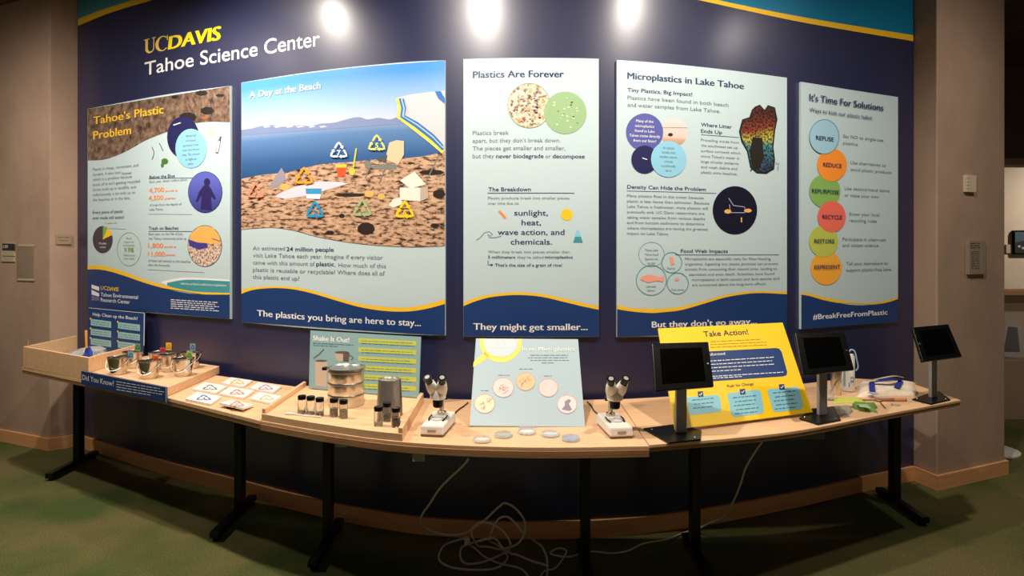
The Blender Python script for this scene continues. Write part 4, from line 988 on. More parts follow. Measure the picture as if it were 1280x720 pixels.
# shake it out sign
q = [at(388, 413, 3.45), at(526, 421, 3.235), None, None]
q[3] = Vector(((386-640)/F*3.38, 3.38, tz+.005)); q[2] = Vector(((522.5-640)/F*3.165, 3.165, tz+.005))
s, t = sign('information_sign', 'aqua sign headed Shake It Out with green text bars, behind the steel sieves', q, pm('aqua board', (134, 168, 170)))
pt = Print(s); pt.text('Shake It Out!', 391.5, 425.3, 6, 436.5, bold=.03); pt.out('heading', WHITE, t, 1)
pt = Print(s)
for l, (xa, xb) in enumerate(((391.5, 442), (391.5, 424))): pt.micro(xa, xb, 429.2+l*2.7, .8, l, .05)
for r_ in range(6):
    for l in range(2): pt.micro(452, [516, 518][l]-r_, 426.3+r_*11.3+l*3.2, .6, l+r_*3, .05)
pt.out('body_text', pm('dark teal ink', (60, 120, 130)), t, 2)
pt = Print(s)
for r_ in range(6): y = 422.5+r_*11.3; pt.poly([(448, y), (448, y+6), (520.5, y+9.8), (520.5, y+3.8)])
pt.out('text_bar', pm('lime bar ink', (188, 194, 84)), t, 1)
pt = Print(s); pt.poly([(394, 451), (394, 482), (408, 484), (409, 452)]).poly([(418, 440), (421, 451), (436, 452), (437, 441)]).out('photo_print', pm('printed can ink', (190, 170, 150)), t, 1)
pt = Print(s); pt.poly([(429, 441), (429, 451.5), (436, 452), (437, 441)]).stroke([(392, 448), (399, 443), (405, 436.5)], 1.2).stroke([(437, 444), (442, 447), (439, 450)], 1); pt.disc(427.5, 440.5, 9, 1.6, 14).disc(401.5, 451, 7.5, 1.3, 14); pt.out('photo_print', pm('printed dark ink', (96, 84, 78)), t, 2)

# sieve stack
c = on(431.5, 507, tz); c.y += .02
t = thing('sieve_stack', 'stack of three round brushed steel sieves with a lid on the tray', 'sieve', (c.x, c.y, tz))
for k in range(3):
    z0 = tz+.001+k*.056
    MB().lathe([(.082, z0), (.084, z0+.003), (.084, z0+.047), (.0865, z0+.049), (.0865, z0+.053), (.085, z0+.0555)], 40, (c.x, c.y, 0)).build('sieve_ring', steel, t)
MB().lathe([(.089, tz+.170), (.092, tz+.171), (.092, tz+.180), (.085, tz+.181), (.082, tz+.176)], 40, (c.x, c.y, 0)).build('lid', steel, t)
MB().lathe([(.016, 0), (.016, .010), (.008, .014)], 16, (c.x-.094, c.y-.02, tz+.170)).build('clamp_knob', black_pl, t)
# steel cup, upside down
c = on(484, 523, tz); c.y += .055
t = thing('steel_cup', 'tall steel cup standing upside down behind three vials', 'cup', (c.x, c.y, tz))
MB().lathe([(.058, tz+.0005), (.060, tz+.003), (.0585, tz+.008), (.050, tz+.156), (.047, tz+.163), (.041, tz+.165), (.039, tz+.161)], 40, (c.x, c.y, 0)).build('cup_body', mat('satin steel', (.62, .55, .48), .36, 1), t)
# vials
def make_vial():
    t = thing('sample_vial', 'vial', 'vial', (0, 0, 0))
    MB().lathe([(.017, 0), (.0185, .002), (.0185, .058), (.014, .064), (.014, .068), (.0125, .068), (.0125, .063), (.017, .057), (.017, .004)], 20).build('vial_glass', glass, t, world=False)
    MB().lathe([(.0175, .062), (.0185, .064), (.0185, .078), (.017, .080)], 20).build('cap', black_pl, t, world=False)
    MB().lathe([(.0155, .004), (.0160, .006), (.0160, .040), (.010, .043)], 16).build('sample', debris[0], t, world=False)
    return t
fill = {'e': mat('pale grains', srgb(216, 196, 164), .8), 'g': mat('grey gravel', srgb(134, 122, 106), .85), 'd': mat('dark gravel', srgb(92, 82, 70), .85)}
noisy(fill['g'], srgb(140, 126, 108), srgb(200, 186, 166), 150, detail=2); noisy(fill['d'], srgb(84, 72, 60), srgb(150, 134, 114), 150, detail=2)
VI = [(377.4, 516.5, 'e', 'pale grains', 'leftmost on the tray', .012), (388.5, 517.5, 'e', 'pale grains', 'second from the left on the tray', .010), (399.7, 519.5, 'g', 'grey pebbles', 'behind the tip of the white spoon', .016),
      (417.5, 520.5, 'g', 'grey gravel', 'left of the pair before the sieves', .036), (429.5, 522.5, 'g', 'grey gravel', 'right of the pair before the sieves', .036),
      (473, 532, 'e', 'pale sand', 'front left of the steel cup', .014), (483.5, 526.5, 'd', 'dark grains', 'between two others by the steel cup', .03), (495, 533.5, 'd', 'dark gravel', 'front right of the steel cup', .04)]
vp = make_vial()
for i, (x, y, k, fn, where, hh) in enumerate(VI):
    o = vp if i == 0 else copy_tree(vp)
    p = on(x, y, tz); p.z = tz+.0006; o.location = p
    tag(o, 'small glass vial of %s with black cap, %s' % (fn, where), 'vial', 'black-capped sample vials on the tray')
    for ch in o.children:
        if ch.name.startswith('sample'):
            ch.data = ch.data.copy(); ch.data.materials.clear(); ch.data.materials.append(fill[k]); ch.scale.z = hh/.04; ch.location.z = .004*(1-hh/.04)
# white spoon + scrap pebbles
t = thing('plastic_spoon', 'white plastic spoon lying in front of the left vials', 'spoon', on(378, 518, tz))
a, b = on(357, 516, tz+.006), on(401, 521, tz+.006)
MB().add([a.lerp(b, k/8)+Vector((0, sgn*(.010 if k < 2 else .004), .002*math.sin(k))) for k in range(9) for sgn in (-1, 1)]+[a.lerp(b, k/8)+Vector((0, sgn*(.010 if k < 2 else .004), -.005)) for k in range(9) for sgn in (-1, 1)],
         [(2*k, 2*k+2, 2*k+3, 2*k+1) for k in range(8)]+[(18+2*k, 18+2*k+1, 18+2*k+3, 18+2*k+2) for k in range(8)]+[(2*k, 18+2*k, 18+2*k+2, 2*k+2) for k in range(8)]+[(2*k+1, 2*k+3, 18+2*k+3, 18+2*k+1) for k in range(8)]+[(0, 1, 19, 18), (16, 34, 35, 17)]).build('spoon_body', white_p, t)

# ------------------------------------------------------------------ microscopes
def make_microscope():
    t = thing('microscope', 'm', 'microscope', (0, 0, 0))
    # base: sloping wedge, rounded
    bw, bd, bh = .054, .112, .052
    MB().add([(-bw*.92, -bd, .008), (bw*.92, -bd, .008), (bw, bd, .008), (-bw, bd, .008), (-bw*.88, -bd+.006, bh-.006), (bw*.88, -bd+.006, bh-.006), (bw*.9, bd-.004, bh), (-bw*.9, bd-.004, bh)],
             [(0, 3, 2, 1), (4, 5, 6, 7), (0, 1, 5, 4), (1, 2, 6, 5), (2, 3, 7, 6), (3, 0, 4, 7)]).build('base', white_m, t, bevel=.007, world=False)
    MB().box((-bw*.88, -bd+.004, .0), (bw*.88, bd-.006, .009)).build('base_trim', mat('grey rubber', srgb(120, 112, 104), .6), t, bevel=.002, world=False)
    MB().lathe([(.028, bh-.006), (.028, bh+.001)], 24, (0, -.018, 0)).build('stage_plate', mat('frosted stage', srgb(214, 210, 204), .3), t, world=False)
    for sx in (-1, 1):
        MB().tube([(sx*.034, .018, bh+.004), (sx*.036, -.01, bh+.003), (sx*.030, -.045, bh-.001)], .0032, 6).build('stage_clip', black_metal, t, world=False)
    MB().box((-.018, -bd-.0006, .026), (.018, -bd+.004, .030)).build('name_mark', mat('grey mark', srgb(150, 142, 134), .5), t, world=False)
    MB().lathe([(.020, bh-.003), (.020, bh+.010), (.010, bh+.014), (.010, .165)], 20, (0, .060, 0)).build('pole', steel_d, t, world=False)
    # head
    MB().box((-.016, .015, .118), (.016, .076, .150)).build('arm', white_m, t, bevel=.005, world=False)
    MB().lathe([(.017, .098), (.021, .102), (.023, .128), (.024, .134)], 24, (0, -.008, 0)).build('objective', black_pl, t, world=False)
    MB().lathe([(.028, .133), (.034, .137), (.034, .160), (.028, .172), (.018, .176)], 24, (0, -.008, 0)).build('head', white_m, t, world=False)
    for sx in (-1, 1):
        a = Vector((sx*.016, -.006, .158)); b = Vector((sx*.027, -.045, .212)); d = (b-a).normalized()
        tb = MB().tube([a, a.lerp(b, .4), a.lerp(b, .75), b], [.021, .024, .022, .018], 18).build('eye_tube', white_m, t, world=False)
        MB().tube([b-d*.002, b+d*.012, b+d*.030], [.0155, .0165, .0185], 18).build('eyepiece', black_pl, tb, world=False)
        MB().lathe([(.0105, 0), (.0105, .0012)], 16, b+d*.0305, axis=d).build('lens', mat('lens rim', srgb(180, 176, 170), .25, .3), tb, world=False)
    for sx in (-1, 1):
        MB().lathe([(.011, 0), (.012, .002), (.012, .010), (.010, .012)], 18, (sx*(.017 if sx < 0 else .017), .045, .130), axis=(sx, 0, 0)).build('focus_knob', black_pl, t, world=False)
    return t
mp_ = make_microscope()
p1 = on(548, 537, TZ); p1.z = TZ+.0005
mp_.location = p1; mp_.rotation_euler.z = R(-8); ORG[mp_.name] = p1
tag(mp_, 'white binocular microscope with black eyepieces, between the tray and the centre sign', 'microscope', 'microscopes on the middle table')
m2 = copy_tree(mp_); p2 = on(768, 539, TZ); p2.z = TZ+.0005; m2.location = p2; m2.rotation_euler.z = R(7)
tag(m2, 'white binocular microscope with black eyepieces, right of the centre sign', 'microscope', 'microscopes on the middle table')
# power leads of the microscopes
for k, (pts, lb_) in enumerate([([on(567, 519), on(573, 513), on(579, 509), on(585, 504)], 'thin dark lead behind the left microscope'), ([on(749, 519), on(743, 515), on(739, 508), on(734, 503)], 'thin dark lead behind the right microscope')]):
    pts = [p+Vector((0, 0, .004)) for p in pts]
    tag(MB().tube(spline(pts, 5), .003, 6).build('power_lead', mat('dark lead', (.05, .04, .035), .5)), lb_, 'cable', 'microscope leads')
# centre sign
q = [at(595, 423, 3.16), at(722.5, 424, 3.16), on(731.5, 532.5, TZ+.006), on(587, 532, TZ+.006)]
CB = pm('ice blue board', (166, 185, 190))
s, t = sign('information_sign', 'pale blue leaning sign about microplastics with five round photos, between the microscopes', q, CB)
pt = Print(s); pt.disc(626, 424.5+2, 26, 26, 36)
pt = Print(s); pt.poly([(600, 423.3)]+[(626+26.5*math.cos(a), 427-26*math.sin(a)) for a in [math.pi+.14+k*(math.pi-.28)/20 for k in range(21)]]+[(652, 423.6)]).poly([(606, 440), (592, 452.5), (591.3, 459), (599, 455), (612, 446)]).out('lens_outline', pm('magnifier yellow ink', (250, 208, 96)), t, 1)
pt = Print(s); pt.poly([(604.5, 423.5)]+[(626+21.8*math.cos(a), 427-19.5*math.sin(a)) for a in [math.pi+.17+k*(math.pi-.34)/20 for k in range(21)]]+[(647.5, 423.7)]).out('lens_print', pm('magnifier lens ink', (194, 203, 208)), t, 2)
pt = Print(s); pt.text('Zoom', 613, 434, 7, 643, bold=.02).text('In on Microplastics', 653, 438.5, 4.6, 718, bold=.012); pt.out('heading', pm('pale heading ink', (232, 228, 210)), t, 3)
pt = Print(s)
for l, (a, b) in enumerate(((663, 710), (660, 711), (663, 711), (677, 694))): pt.micro(a, b, 444.5+l*3.2, .8, l)
pt.micro(601, 611, 488.7, .7, 3); pt.micro(649, 666, 461.7, .7, 4); pt.micro(623, 637, 469.5, .7, 5); pt.micro(680, 690, 470.5, .7, 6)
pt.out('body_text', GRY, t, 2)
for k, (cx, cy, r_, c, c2) in enumerate([(605.8, 504.8, 12.6, (226, 208, 176), (186, 150, 110)), (629, 484.5, 13, (228, 200, 192), (180, 130, 120)), (657, 477, 11.8, (222, 184, 140), (196, 130, 90)), (685.3, 484.8, 12, (230, 196, 190), (226, 186, 180)), (708.7, 505.5, 12.2, (220, 206, 204), (140, 126, 136))]):
    pt = Print(s); pt.disc(cx, cy, r_, r_*.95, 28).out('photo_print', pm('sample photo ink %d' % k, c), t, 2)
    pt = Print(s); pt.ring(cx, cy, r_+.3, r_*.95+.3, .8); pt.out('circle_outline', pm('rose line ink', (202, 160, 158)), t, 3)
    rnd = random.Random(k); pt = Print(s)
    if k in (0, 1, 2):
        for _ in range(9):
            a = rnd.uniform(0, 6.28); d = rnd.uniform(0, r_*.6); x, y = cx+d*math.cos(a), cy+d*math.sin(a); e = rnd.uniform(0, 3.1); l = rnd.uniform(1.5, 4.5)
            pt.stroke([(x-l*math.cos(e), y-l*math.sin(e)), (x+l*math.cos(e), y+l*math.sin(e))], .8)
    elif k == 4: pt.poly([(702, 512), (706, 507), (706, 502), (711, 499), (714, 501), (711, 505), (715, 512), (712, 514)])
    if pt.U: pt.out('photo_detail', pm('sample detail ink %d' % k, c2), t, 3)
# easel strut behind it
ctr = (q[0]+q[1])/2; bt = (q[2]+q[3])/2
MB().slab([ctr.lerp(bt, .3)+Vector((-.03, .012, 0)), ctr.lerp(bt, .3)+Vector((.03, .012, 0)), Vector((bt.x+.03, ctr.y-.06, TZ+.013)), Vector((bt.x-.03, ctr.y-.06, TZ+.013))], .004).build('strut', edge_white, t)
MB().box((bt.x-.035, bt.y-.022, TZ+.001), (bt.x+.035, bt.y-.002, TZ+.006)).build('foot_lip', clear, t)
# petri dishes
rim_m = mat('petri plastic', (.92, .94, .95), .08, trans=.6, ior=1.25)
for i, (x, y, c, nm, where) in enumerate([(602.7, 551.5, (232, 206, 190), 'pinkish white', 'leftmost of the five below the centre sign'), (629.5, 545.5, (170, 178, 160), 'grey-green', 'second from the left below the centre sign'), (658.5, 541.5, (228, 222, 218), 'milky white', 'middle one below the centre sign'),
        (688, 544.5, (190, 206, 206), 'pale aqua', 'second from the right below the centre sign'), (713.5, 550, (140, 164, 196), 'blue', 'rightmost of the five below the centre sign')]):
    p = on(x, y, TZ); p.z = TZ+.0006
    t = thing('petri_dish', 'clear petri dish with %s contents, %s' % (nm, where), 'petri dish', p, 'petri dishes in front of the centre sign')
    MB().lathe([(.034, 0), (.037, .001), (.037, .014), (.0355, .014), (.0355, .003)], 28, p).build('dish', rim_m, t)
    MB().lathe([(.033, .0035), (.033, .005)], 24, p).build('contents', pm('petri '+nm, c, rough=.3), t)

# ------------------------------------------------------------------ take action sign
q = [Vector((.699, 3.06, 1.125)), Vector((1.412, 3.34, 1.119)), Vector((1.398, 2.972, TZ+.016)), Vector((.686, 2.69, TZ+.016))]
YB = pm('yellow board', (250, 206, 30))
s, t = sign('information_sign', 'large yellow leaning sign headed Take Action behind the first two tablets', q, YB)
pt = Print(s); pt.text('Take Action!', 880, 421, 6.8, 936.5, bold=.010)
pt.text('Push for Change', 909, 484.5, 3.6, 943, bold=.004, res=2); pt.out('heading', pm('dark navy text ink', (44, 44, 70)), t, 2)
pt = Print(s)
for l, (a, b) in enumerate(((888, 950), (888, 958), (888, 958))): pt.micro(a, b, 427.5+l*3.6, .8, l, -.045)
pt.out('body_text', pm('faint brown ink', (176, 140, 40)), t, 2)
pt = Print(s); pt.poly([(862, 440.5), (970, 435), (974, 436), (977, 440), (984, 465), (983, 469), (979, 470.5), (872, 478)]).out('text_panel', NAVY, t, 1)
pt = Print(s); pt.text('Get Informed', 874, 446, 3.6, 907, bold=.014, res=2)
for l, (a, b) in enumerate(((886, 967), (887, 965), (888, 968), (889, 926), (890, 979), (891, 927))): pt.micro(a, b, 452+l*4.3+(2 if l > 3 else 0)-(2 if l == 5 else 0), .9, l, -.06)
pt.out('body_text', WHITE, t, 3)
for (pp, ix, iy) in (([(858, 497), (896, 493.5), (900, 497), (902, 511), (899, 515), (862, 519)], 875.5, 493), ([(909, 494), (911, 491.5), (947, 487), (951, 490), (955, 513), (952, 517), (918, 521.5), (914, 518)], 928, 490), ([(959, 489), (961, 486.5), (996, 483.5), (999, 486), (1004, 507), (1001, 511), (970, 515.5), (966, 513)], 977, 484)):
    pt = Print(s); pt.poly(pp).out('text_panel', pm('note blue ink', (140, 200, 214)), t, 1)
    pt = Print(s); pt.poly([(ix-3.6, iy-3.4), (ix+3, iy-4), (ix+3.8, iy+3), (ix-2.8, iy+3.6)]).out('icon', NAVY, t, 2)
    pt = Print(s); pt.stroke([(ix-1.6, iy), (ix-.2, iy+1.5), (ix+1.8, iy-1.8)], .9); pt.out('icon_mark', WHITE, t, 3)
    x0 = min(p[0] for p in pp)+7; x1 = max(p[0] for p in pp)-7; y0 = iy+9; pt = Print(s)
    for l in range(3 if ix < 900 else 5): pt.micro(x0+(l % 2)*2+l*.6, x1-(l % 3)*2+l*.6-2, y0+l*5-1, 1.1, l, -.1)
    pt.out('body_text', pm('note text ink', (70, 110, 130)), t, 2)
ctr = (q[0]+q[1])/2; bt = (q[2]+q[3])/2; lean = (ctr-bt)
MB().slab([bt+lean*.75+Vector((-.03, .01, 0)), bt+lean*.75+Vector((.03, .02, 0)), Vector((ctr.x+.0, ctr.y-.02, TZ+.003)), Vector((ctr.x-.06, ctr.y-.03, TZ+.003))], .004).build('strut', edge_white, t)

# ------------------------------------------------------------------ tablets on stands
def kiosk(label, base_px, quad, pole_px, btn_px, side):
    B = [on(x, y, TZ) for x, y in base_px]; ctr = sum(B, Vector())/len(B)
    t = thing('tablet_stand', label, 'tablet stand', (ctr.x, ctr.y, TZ), 'tablet stands on the right table')
    MB().prism([(b.x, b.y) for b in B], TZ+.0008, TZ+.008).build('base_plate', black_metal, t, bevel=.0015)
    Q = [at(*p) for p in quad]
    fr_ = MB().slab(Q, .014).build('tablet_case', black_pl, t, bevel=.003)
    qc = sum(Q, Vector())/4; n_ = (Q[1]-Q[0]).cross(Q[3]-Q[0]).normalized()
    bl = lambda u, v, o_: (Q[0]*(1-u)+Q[1]*u)*(1-v)+(Q[3]*(1-u)+Q[2]*u)*v-n_*o_
    MB().slab([bl(.13, .13, .0008), bl(.87, .13, .0008), bl(.87, .87, .0008), bl(.13, .87, .0008)], .0007).build('screen', screen_m, fr_)
    bu, bv = (.94, .5) if side > 0 else (.06, .5)
    MB().lathe([(.0045, 0), (.004, .002)], 12, bl(bu, bv, .001), axis=-n_).build('lock_button', steel, fr_)
    x0, x1, yb = pole_px; pb = on((x0+x1)/2, yb, TZ); hw = (x1-x0)/2/F*pb.y
    top = qc+n_*.03; ztop = top.z-.005
    d = Vector((Q[1]-Q[0])).normalized(); d.z = 0; d.normalize(); e = Vector((-d.y, d.x, 0))
    # post rises from the plate and leans to the back of the case
    c0 = Vector((pb.x, pb.y-.004, TZ+.008)); c1 = Vector((pb.x, pb.y-.004, ztop))
    k = [c0-d*hw-e*.009, c0+d*hw-e*.009, c0+d*hw+e*.009, c0-d*hw+e*.009]; k2 = [p+(c1-c0) for p in k]
    MB().add(k+k2, [(0, 3, 2, 1), (4, 5, 6, 7), (0, 1, 5, 4), (1, 2, 6, 5), (2, 3, 7, 6), (3, 0, 4, 7)]).build('post', alu, t, bevel=.002)
    a = c1-Vector((0, 0, .02)); b = qc+n_*.015
    MB().tube([a, b], .014, 10).build('mount', black_metal, t)
    for i in (0, 2):
        bp = ctr.lerp(B[i], .75); MB().lathe([(.004, TZ+.008), (.003, TZ+.0095)], 10, (bp.x, bp.y, 0)).build('screw', steel, t)
kiosk('black tablet on a grey post, left of the three, in front of the yellow sign', [(804, 537.5), (836, 555.5), (876, 551), (877, 540), (848, 531.5)],
      [(815, 429, 2.70), (885.5, 427, 2.72), (892.5, 483, 2.61), (819, 489, 2.58)], (844, 857.5, 542), None, 1)
kiosk('black tablet on a grey post at the right edge of the yellow sign', [(999, 524.5), (1022.5, 532), (1051, 526.5), (1043, 509.5), (1014, 513)],
      [(994, 416, 2.93), (1055.6, 415, 3.00), (1068, 462, 2.88), (1003.6, 469, 2.80)], (1021, 1033, 520), None, 1)
kiosk('black tablet on a grey post, right of the three, in front of the concrete pillar', [(1140, 500.5), (1164, 506.5), (1188, 501), (1174, 490.5), (1160, 493.5)],
      [(1140.6, 409, 3.24), (1185.5, 405, 3.36), (1202.8, 445.5, 3.24), (1153.6, 452, 3.10)], (1160, 1171, 498), None, -1)

# ------------------------------------------------------------------ things on the right table
def bottle(name, label, cat, x, yb, r_, h, prof, m, extra=None, grp=None):
    p = on(x, yb, TZ); p.y += r_; p.x = (x-640)/F*p.y; p.z = TZ+.0006
    t = thing(name, label, cat, p, grp)
    MB().lathe([(a*r_, b*h) for a, b in prof], 28, p).build('body', m, t)
    return t, p
t, p = bottle('steel_bottle', 'brown and steel reusable bottle just right of the middle tablet post', 'bottle', 1045, 494.5, .026, .19, [(.9, 0), (1, .02), (1, .82), (.8, .9), (.6, .93)], steel)
MB().lathe([(.016, .176), (.018, .178), (.018, .196), (.014, .2)], 20, p).build('cap', black_pl, t)
MB().tube(spline([p+Vector((-.026, -.01, .02)), p+Vector((-.012, -.024, .07)), p+Vector((.012, -.025, .1)), p+Vector((.024, -.012, .15))], 5), .004, 6).build('brown_strap', mat('brown strap', srgb(120, 80, 56), .6), t)
t, p = bottle('water_can', 'white drink can with vertical blue lettering Tap beside the steel bottle', 'can', 1060, 490.5, .033, .20, [(.86, 0), (1, .025), (1, .93), (.82, .985), (.8, 1)], white_p)
def cylprint(body, p, r_, zc, h, a0, m, par):
    vs, fs, wd = text2d(body, .01); sc = h
    V = [(p.x+(r_+.0006)*math.sin(a0-(y-.35)*sc/r_), p.y-(r_+.0006)*math.cos(a0-(y-.35)*sc/r_), p.z+zc+(x-wd/2)*sc) for x, y in vs]
    return MB().add(V, fs).build('lettering', m, par)
cylprint('Tap', p, .033, .055, .026, .15, pm('can blue ink', (70, 110, 150)), t)
t2 = MB(); 
for k in range(3): t2.add([(p.x+(.0336)*math.sin(a), p.y-(.0336)*math.cos(a), p.z+z) for a in (-.95-.12*k, -.85-.12*k) for z in (.03, .15)], [(0, 2, 3, 1)])
t2.build('stripe', pm('can aqua ink', (120, 170, 190)), t)
MB().tube(spline([p+Vector((.0, 0, .2)), p+Vector((.014, 0, .222)), p+Vector((.034, -.004, .215)), p+Vector((.045, -.004, .17)), p+Vector((.052, -.004, .13)), p+Vector((.04, -.004, .11))], 5), .004, 6).build('carry_loop', pm('pale blue strap', (150, 184, 206)), t)
# clear cup left of the bottle
p = on(1036, 500, TZ); p.z += .0006
t = thing('plastic_cup', 'small clear plastic cup beside the middle tablet post', 'cup', p)
MB().lathe([(.020, 0), (.022, .001), (.028, .075), (.0265, .075), (.021, .003)], 24, p).build('cup_wall', clear, t)
# cloth shopping bag lying flat with blue handles
def sheet(name, pts_px, z, thick, m, parent=None, n=14, amp=.006, seed=1):
    """soft folded cloth: quad in px on the table, thickness, wrinkled top"""
    rnd = random.Random(seed); Q = [on(x, y, z) for x, y in pts_px]; vs = []; fs = []
    for i in range(n+1):
        for j in range(n+1):
            u, v = i/n, j/n; p = (Q[0]*(1-u)+Q[1]*u)*(1-v)+(Q[3]*(1-u)+Q[2]*u)*v
            e = min(u, 1-u, v, 1-v); h = thick*min(1, (e*7)**.5)+amp*min(1, e*8)*math.sin(u*11+v*5+seed)*math.sin(v*9-u*3)
            p.x += .006*math.sin(v*8+seed); p.y += .005*math.sin(u*10+seed)
            p.z = z+max(h, 0)+.0008; vs.append(p)
    m0 = len(vs)
    for p in list(vs): q_ = p.copy(); q_.z = z+.0004; vs.append(q_)
    for i in range(n):
        for j in range(n):
            a = i*(n+1)+j; fs.append((a, a+1, a+n+2, a+n+1)); fs.append((m0+a, m0+a+n+1, m0+a+n+2, m0+a+1))
    for i in range(n):
        a = i*(n+1); b = a+n+1; fs.append((a, b, m0+b, m0+a)); a += n; b += n; fs.append((a, m0+a, m0+b, b))
        a = i; b = i+1; fs.append((a, m0+a, m0+b, b)); a = n*(n+1)+i; b = a+1; fs.append((a, b, m0+b, m0+a))
    return MB().add(vs, fs, True).build(name, m, parent, angle=70)
canvas, _ = noisy(mat('natural canvas', (0, 0, 0), .9), srgb(226, 206, 180), srgb(238, 222, 198), 30, detail=4, bump=.3, bscale=200)
t = thing('canvas_bag', 'folded cream canvas shopping bag with blue handles lying on the right table', 'bag', on(1115, 492))
sheet('bag_body', [(1075, 478), (1143, 478.5), (1147, 494.5), (1071, 497)], TZ, .017, canvas, t, 16, .006, 2)
blu = pm('royal blue webbing', (32, 48, 150), rough=.7)
zc = TZ+.025
def ribbon(pts, wd, th_, m, par, name):
    P = [Vector(p) for p in pts]; vs = []; fs = []
    for i, p in enumerate(P):
        t_ = (P[min(i+1, len(P)-1)]-P[max(i-1, 0)]).normalized(); s_ = Vector((t_.y, -t_.x, 0)); s_ = s_.normalized()*wd/2 if s_.length > 1e-4 else Vector((wd/2, 0, 0))
        up = Vector((0, 0, th_)); vs += [p-s_, p+s_, p+s_+up, p-s_+up]
    for i in range(len(P)-1):
        a = 4*i
        for k in range(4): fs.append((a+k, a+(k+1) % 4, a+4+(k+1) % 4, a+4+k))
    fs += [(3, 2, 1, 0), tuple(len(vs)-4+k for k in range(4))]
    return MB().add(vs, fs, True).build(name, m, par, angle=50)
g = lambda x, y, z=zc: on(x, y, z)
ribbon(spline([g(1090.5, 489), g(1090, 483), g(1090, 479), g(1096, 477, zc+.012), g(1108, 475.5, zc+.02), g(1120, 474.5, zc+.015), g(1125.5, 477), g(1124, 480), g(1121, 484.5)], 5), .028, .004, blu, t, 'handle')
ribbon(spline([g(1093, 474.5, zc+.005), g(1105, 472.5, zc+.02), g(1119, 470.5, zc+.02), g(1128, 472, zc+.005)], 5), .014, .004, pm('pale webbing edge', (206, 200, 190)), t, 'handle_edge')
MB().box(tuple(g(1091, 491.5)-Vector((.014, .02, .004))), tuple(g(1091, 491.5)+Vector((.014, .02, .002)))).build('printed_label', pm('label blue-grey', (170, 184, 206)), t)
# wooden cutlery case
t = thing('bamboo_cutlery', 'brown roll of bamboo cutlery along the front edge of the canvas bag', 'cutlery', on(1105, 499))
a, b = on(1072, 499.8, TZ+.006), on(1133, 499.8, TZ+.008)
MB().tube([a, a.lerp(b, .35), a.lerp(b, .4), a.lerp(b, .75), b], [.003, .004, .010, .009, .006], 8).build('cutlery_roll', mat('brown fabric roll', srgb(148, 100, 76), .7), t)
MB().tube([a.lerp(b, .74), a.lerp(b, .97)], [.0102, .0078], 8).build('orange_end', pm('tan leather', (206, 142, 100)), t)
# steel spoon
t = thing('steel_spoon', 'small steel spoon lying in front of the canvas bag', 'spoon', on(1101, 504))
a, b = on(1098, 500.5, TZ+.006), on(1107, 510.5, TZ+.004)
MB().tube([a.lerp(b, .25), b], [.0022, .0035], 8).build('spoon_handle', steel_d, t)
o_ = MB().lathe([(.002, -.003), (.012, -.001), (.016, .004), (.014, .004), (.004, 0)], 16, a).build('spoon_bowl', steel, t)
# reusable food bags
fab = lambda nm, c: pm(nm, c, rough=.55)
sheet_o = sheet('food_bag', [(1042, 498.5), (1078, 498), (1083, 503), (1041, 505)], TZ, .008, fab('lime mesh', (196, 204, 84)), None, 10, .003, 4)
tag(sheet_o, 'lime yellow reusable bag lying flat beside the middle tablet', 'bag')
t = thing('silicone_pouch', 'rolled green silicone pouch on the right table', 'pouch', on(1080, 511))
sheet('pouch_body', [(1065, 506), (1095, 507), (1096, 516.5), (1066, 511.5)], TZ, .020, fab('leaf green silicone', (110, 148, 62)), t, 10, .003, 6)
sheet('pouch_window', [(1073, 505.2), (1086, 505.8), (1087, 510.5), (1074, 508.2)], TZ+.0225, .003, fab('pale silicone window', (168, 196, 150)), t, 6, .001, 8)
tag(sheet('clear_pouch', [(1044, 507), (1066, 507), (1064, 518), (1049, 521)], TZ, .006, mat('smoky clear pouch', srgb(190, 176, 154), .35, trans=.35), None, 10, .003, 9), 'flat smoky clear pouch left of the rolled green pouch', 'pouch')
p = on(1119, 506.5, TZ); p.z += .0006
tag(MB().lathe([(.018, 0), (.020, .003), (.016, .005), (.014, .003)], 20, p).build('round_lid', mat('pale clear lid', srgb(196, 206, 190), .2, trans=.5)), 'small clear round lid near the right end of the table', 'lid')

# ------------------------------------------------------------------ white cables on the floor
fz = .006
def fl_(x, y): p = on(x, y, 0.0) if y > 676 else at(x, y, 3.22); p.z = max(p.z, fz); return p
def cable(name, label, pts, r_=.0052):
    P = []
    for (x, y, *D) in pts:
        p = at(x, y, D[0]) if D else fl_(x, y)
        if p.z < fz: p = on(x, y, fz)
        lim = wall_xy(x, .03).y
        if p.y > lim: p = at(x, y, lim); p.z = max(p.z, fz)
        P.append(p)
    S = spline(P, 8)
    for v in S: v.z = max(v.z, fz)
    return tag(MB().tube(S, r_, 8).build(name, cable_m), label, 'cable', 'white cables under the tables')
cable('extension_cable', 'white cable dropping from the middle table and coiled into a tangle on the carpet',
      [(586, 573, 2.9), (578, 583, 2.92), (552, 608, 3.0), (537, 630, 3.1), (527, 645, 3.15), (528, 656, 3.2), (545, 666, 3.25), (575, 668, 3.2), (600, 655, 3.15), (622, 635, 3.1), (632, 629, 3.1), (646, 637, 3.1), (656, 652, 3.1), (655, 668, 3.1), (645, 681, 3.1), (622, 688), (600, 685), (592, 674, 3.12), (590, 662, 3.1),
       (600, 653, 3.1), (615, 655, 3.1), (630, 665, 3.1), (638, 680, 3.08), (634, 692), (620, 698), (600, 705), (582, 706), (575, 696), (580, 684), (600, 676, 3.1), (618, 673, 3.1), (628, 684, 3.05), (640, 694), (665, 703), (686, 709)])
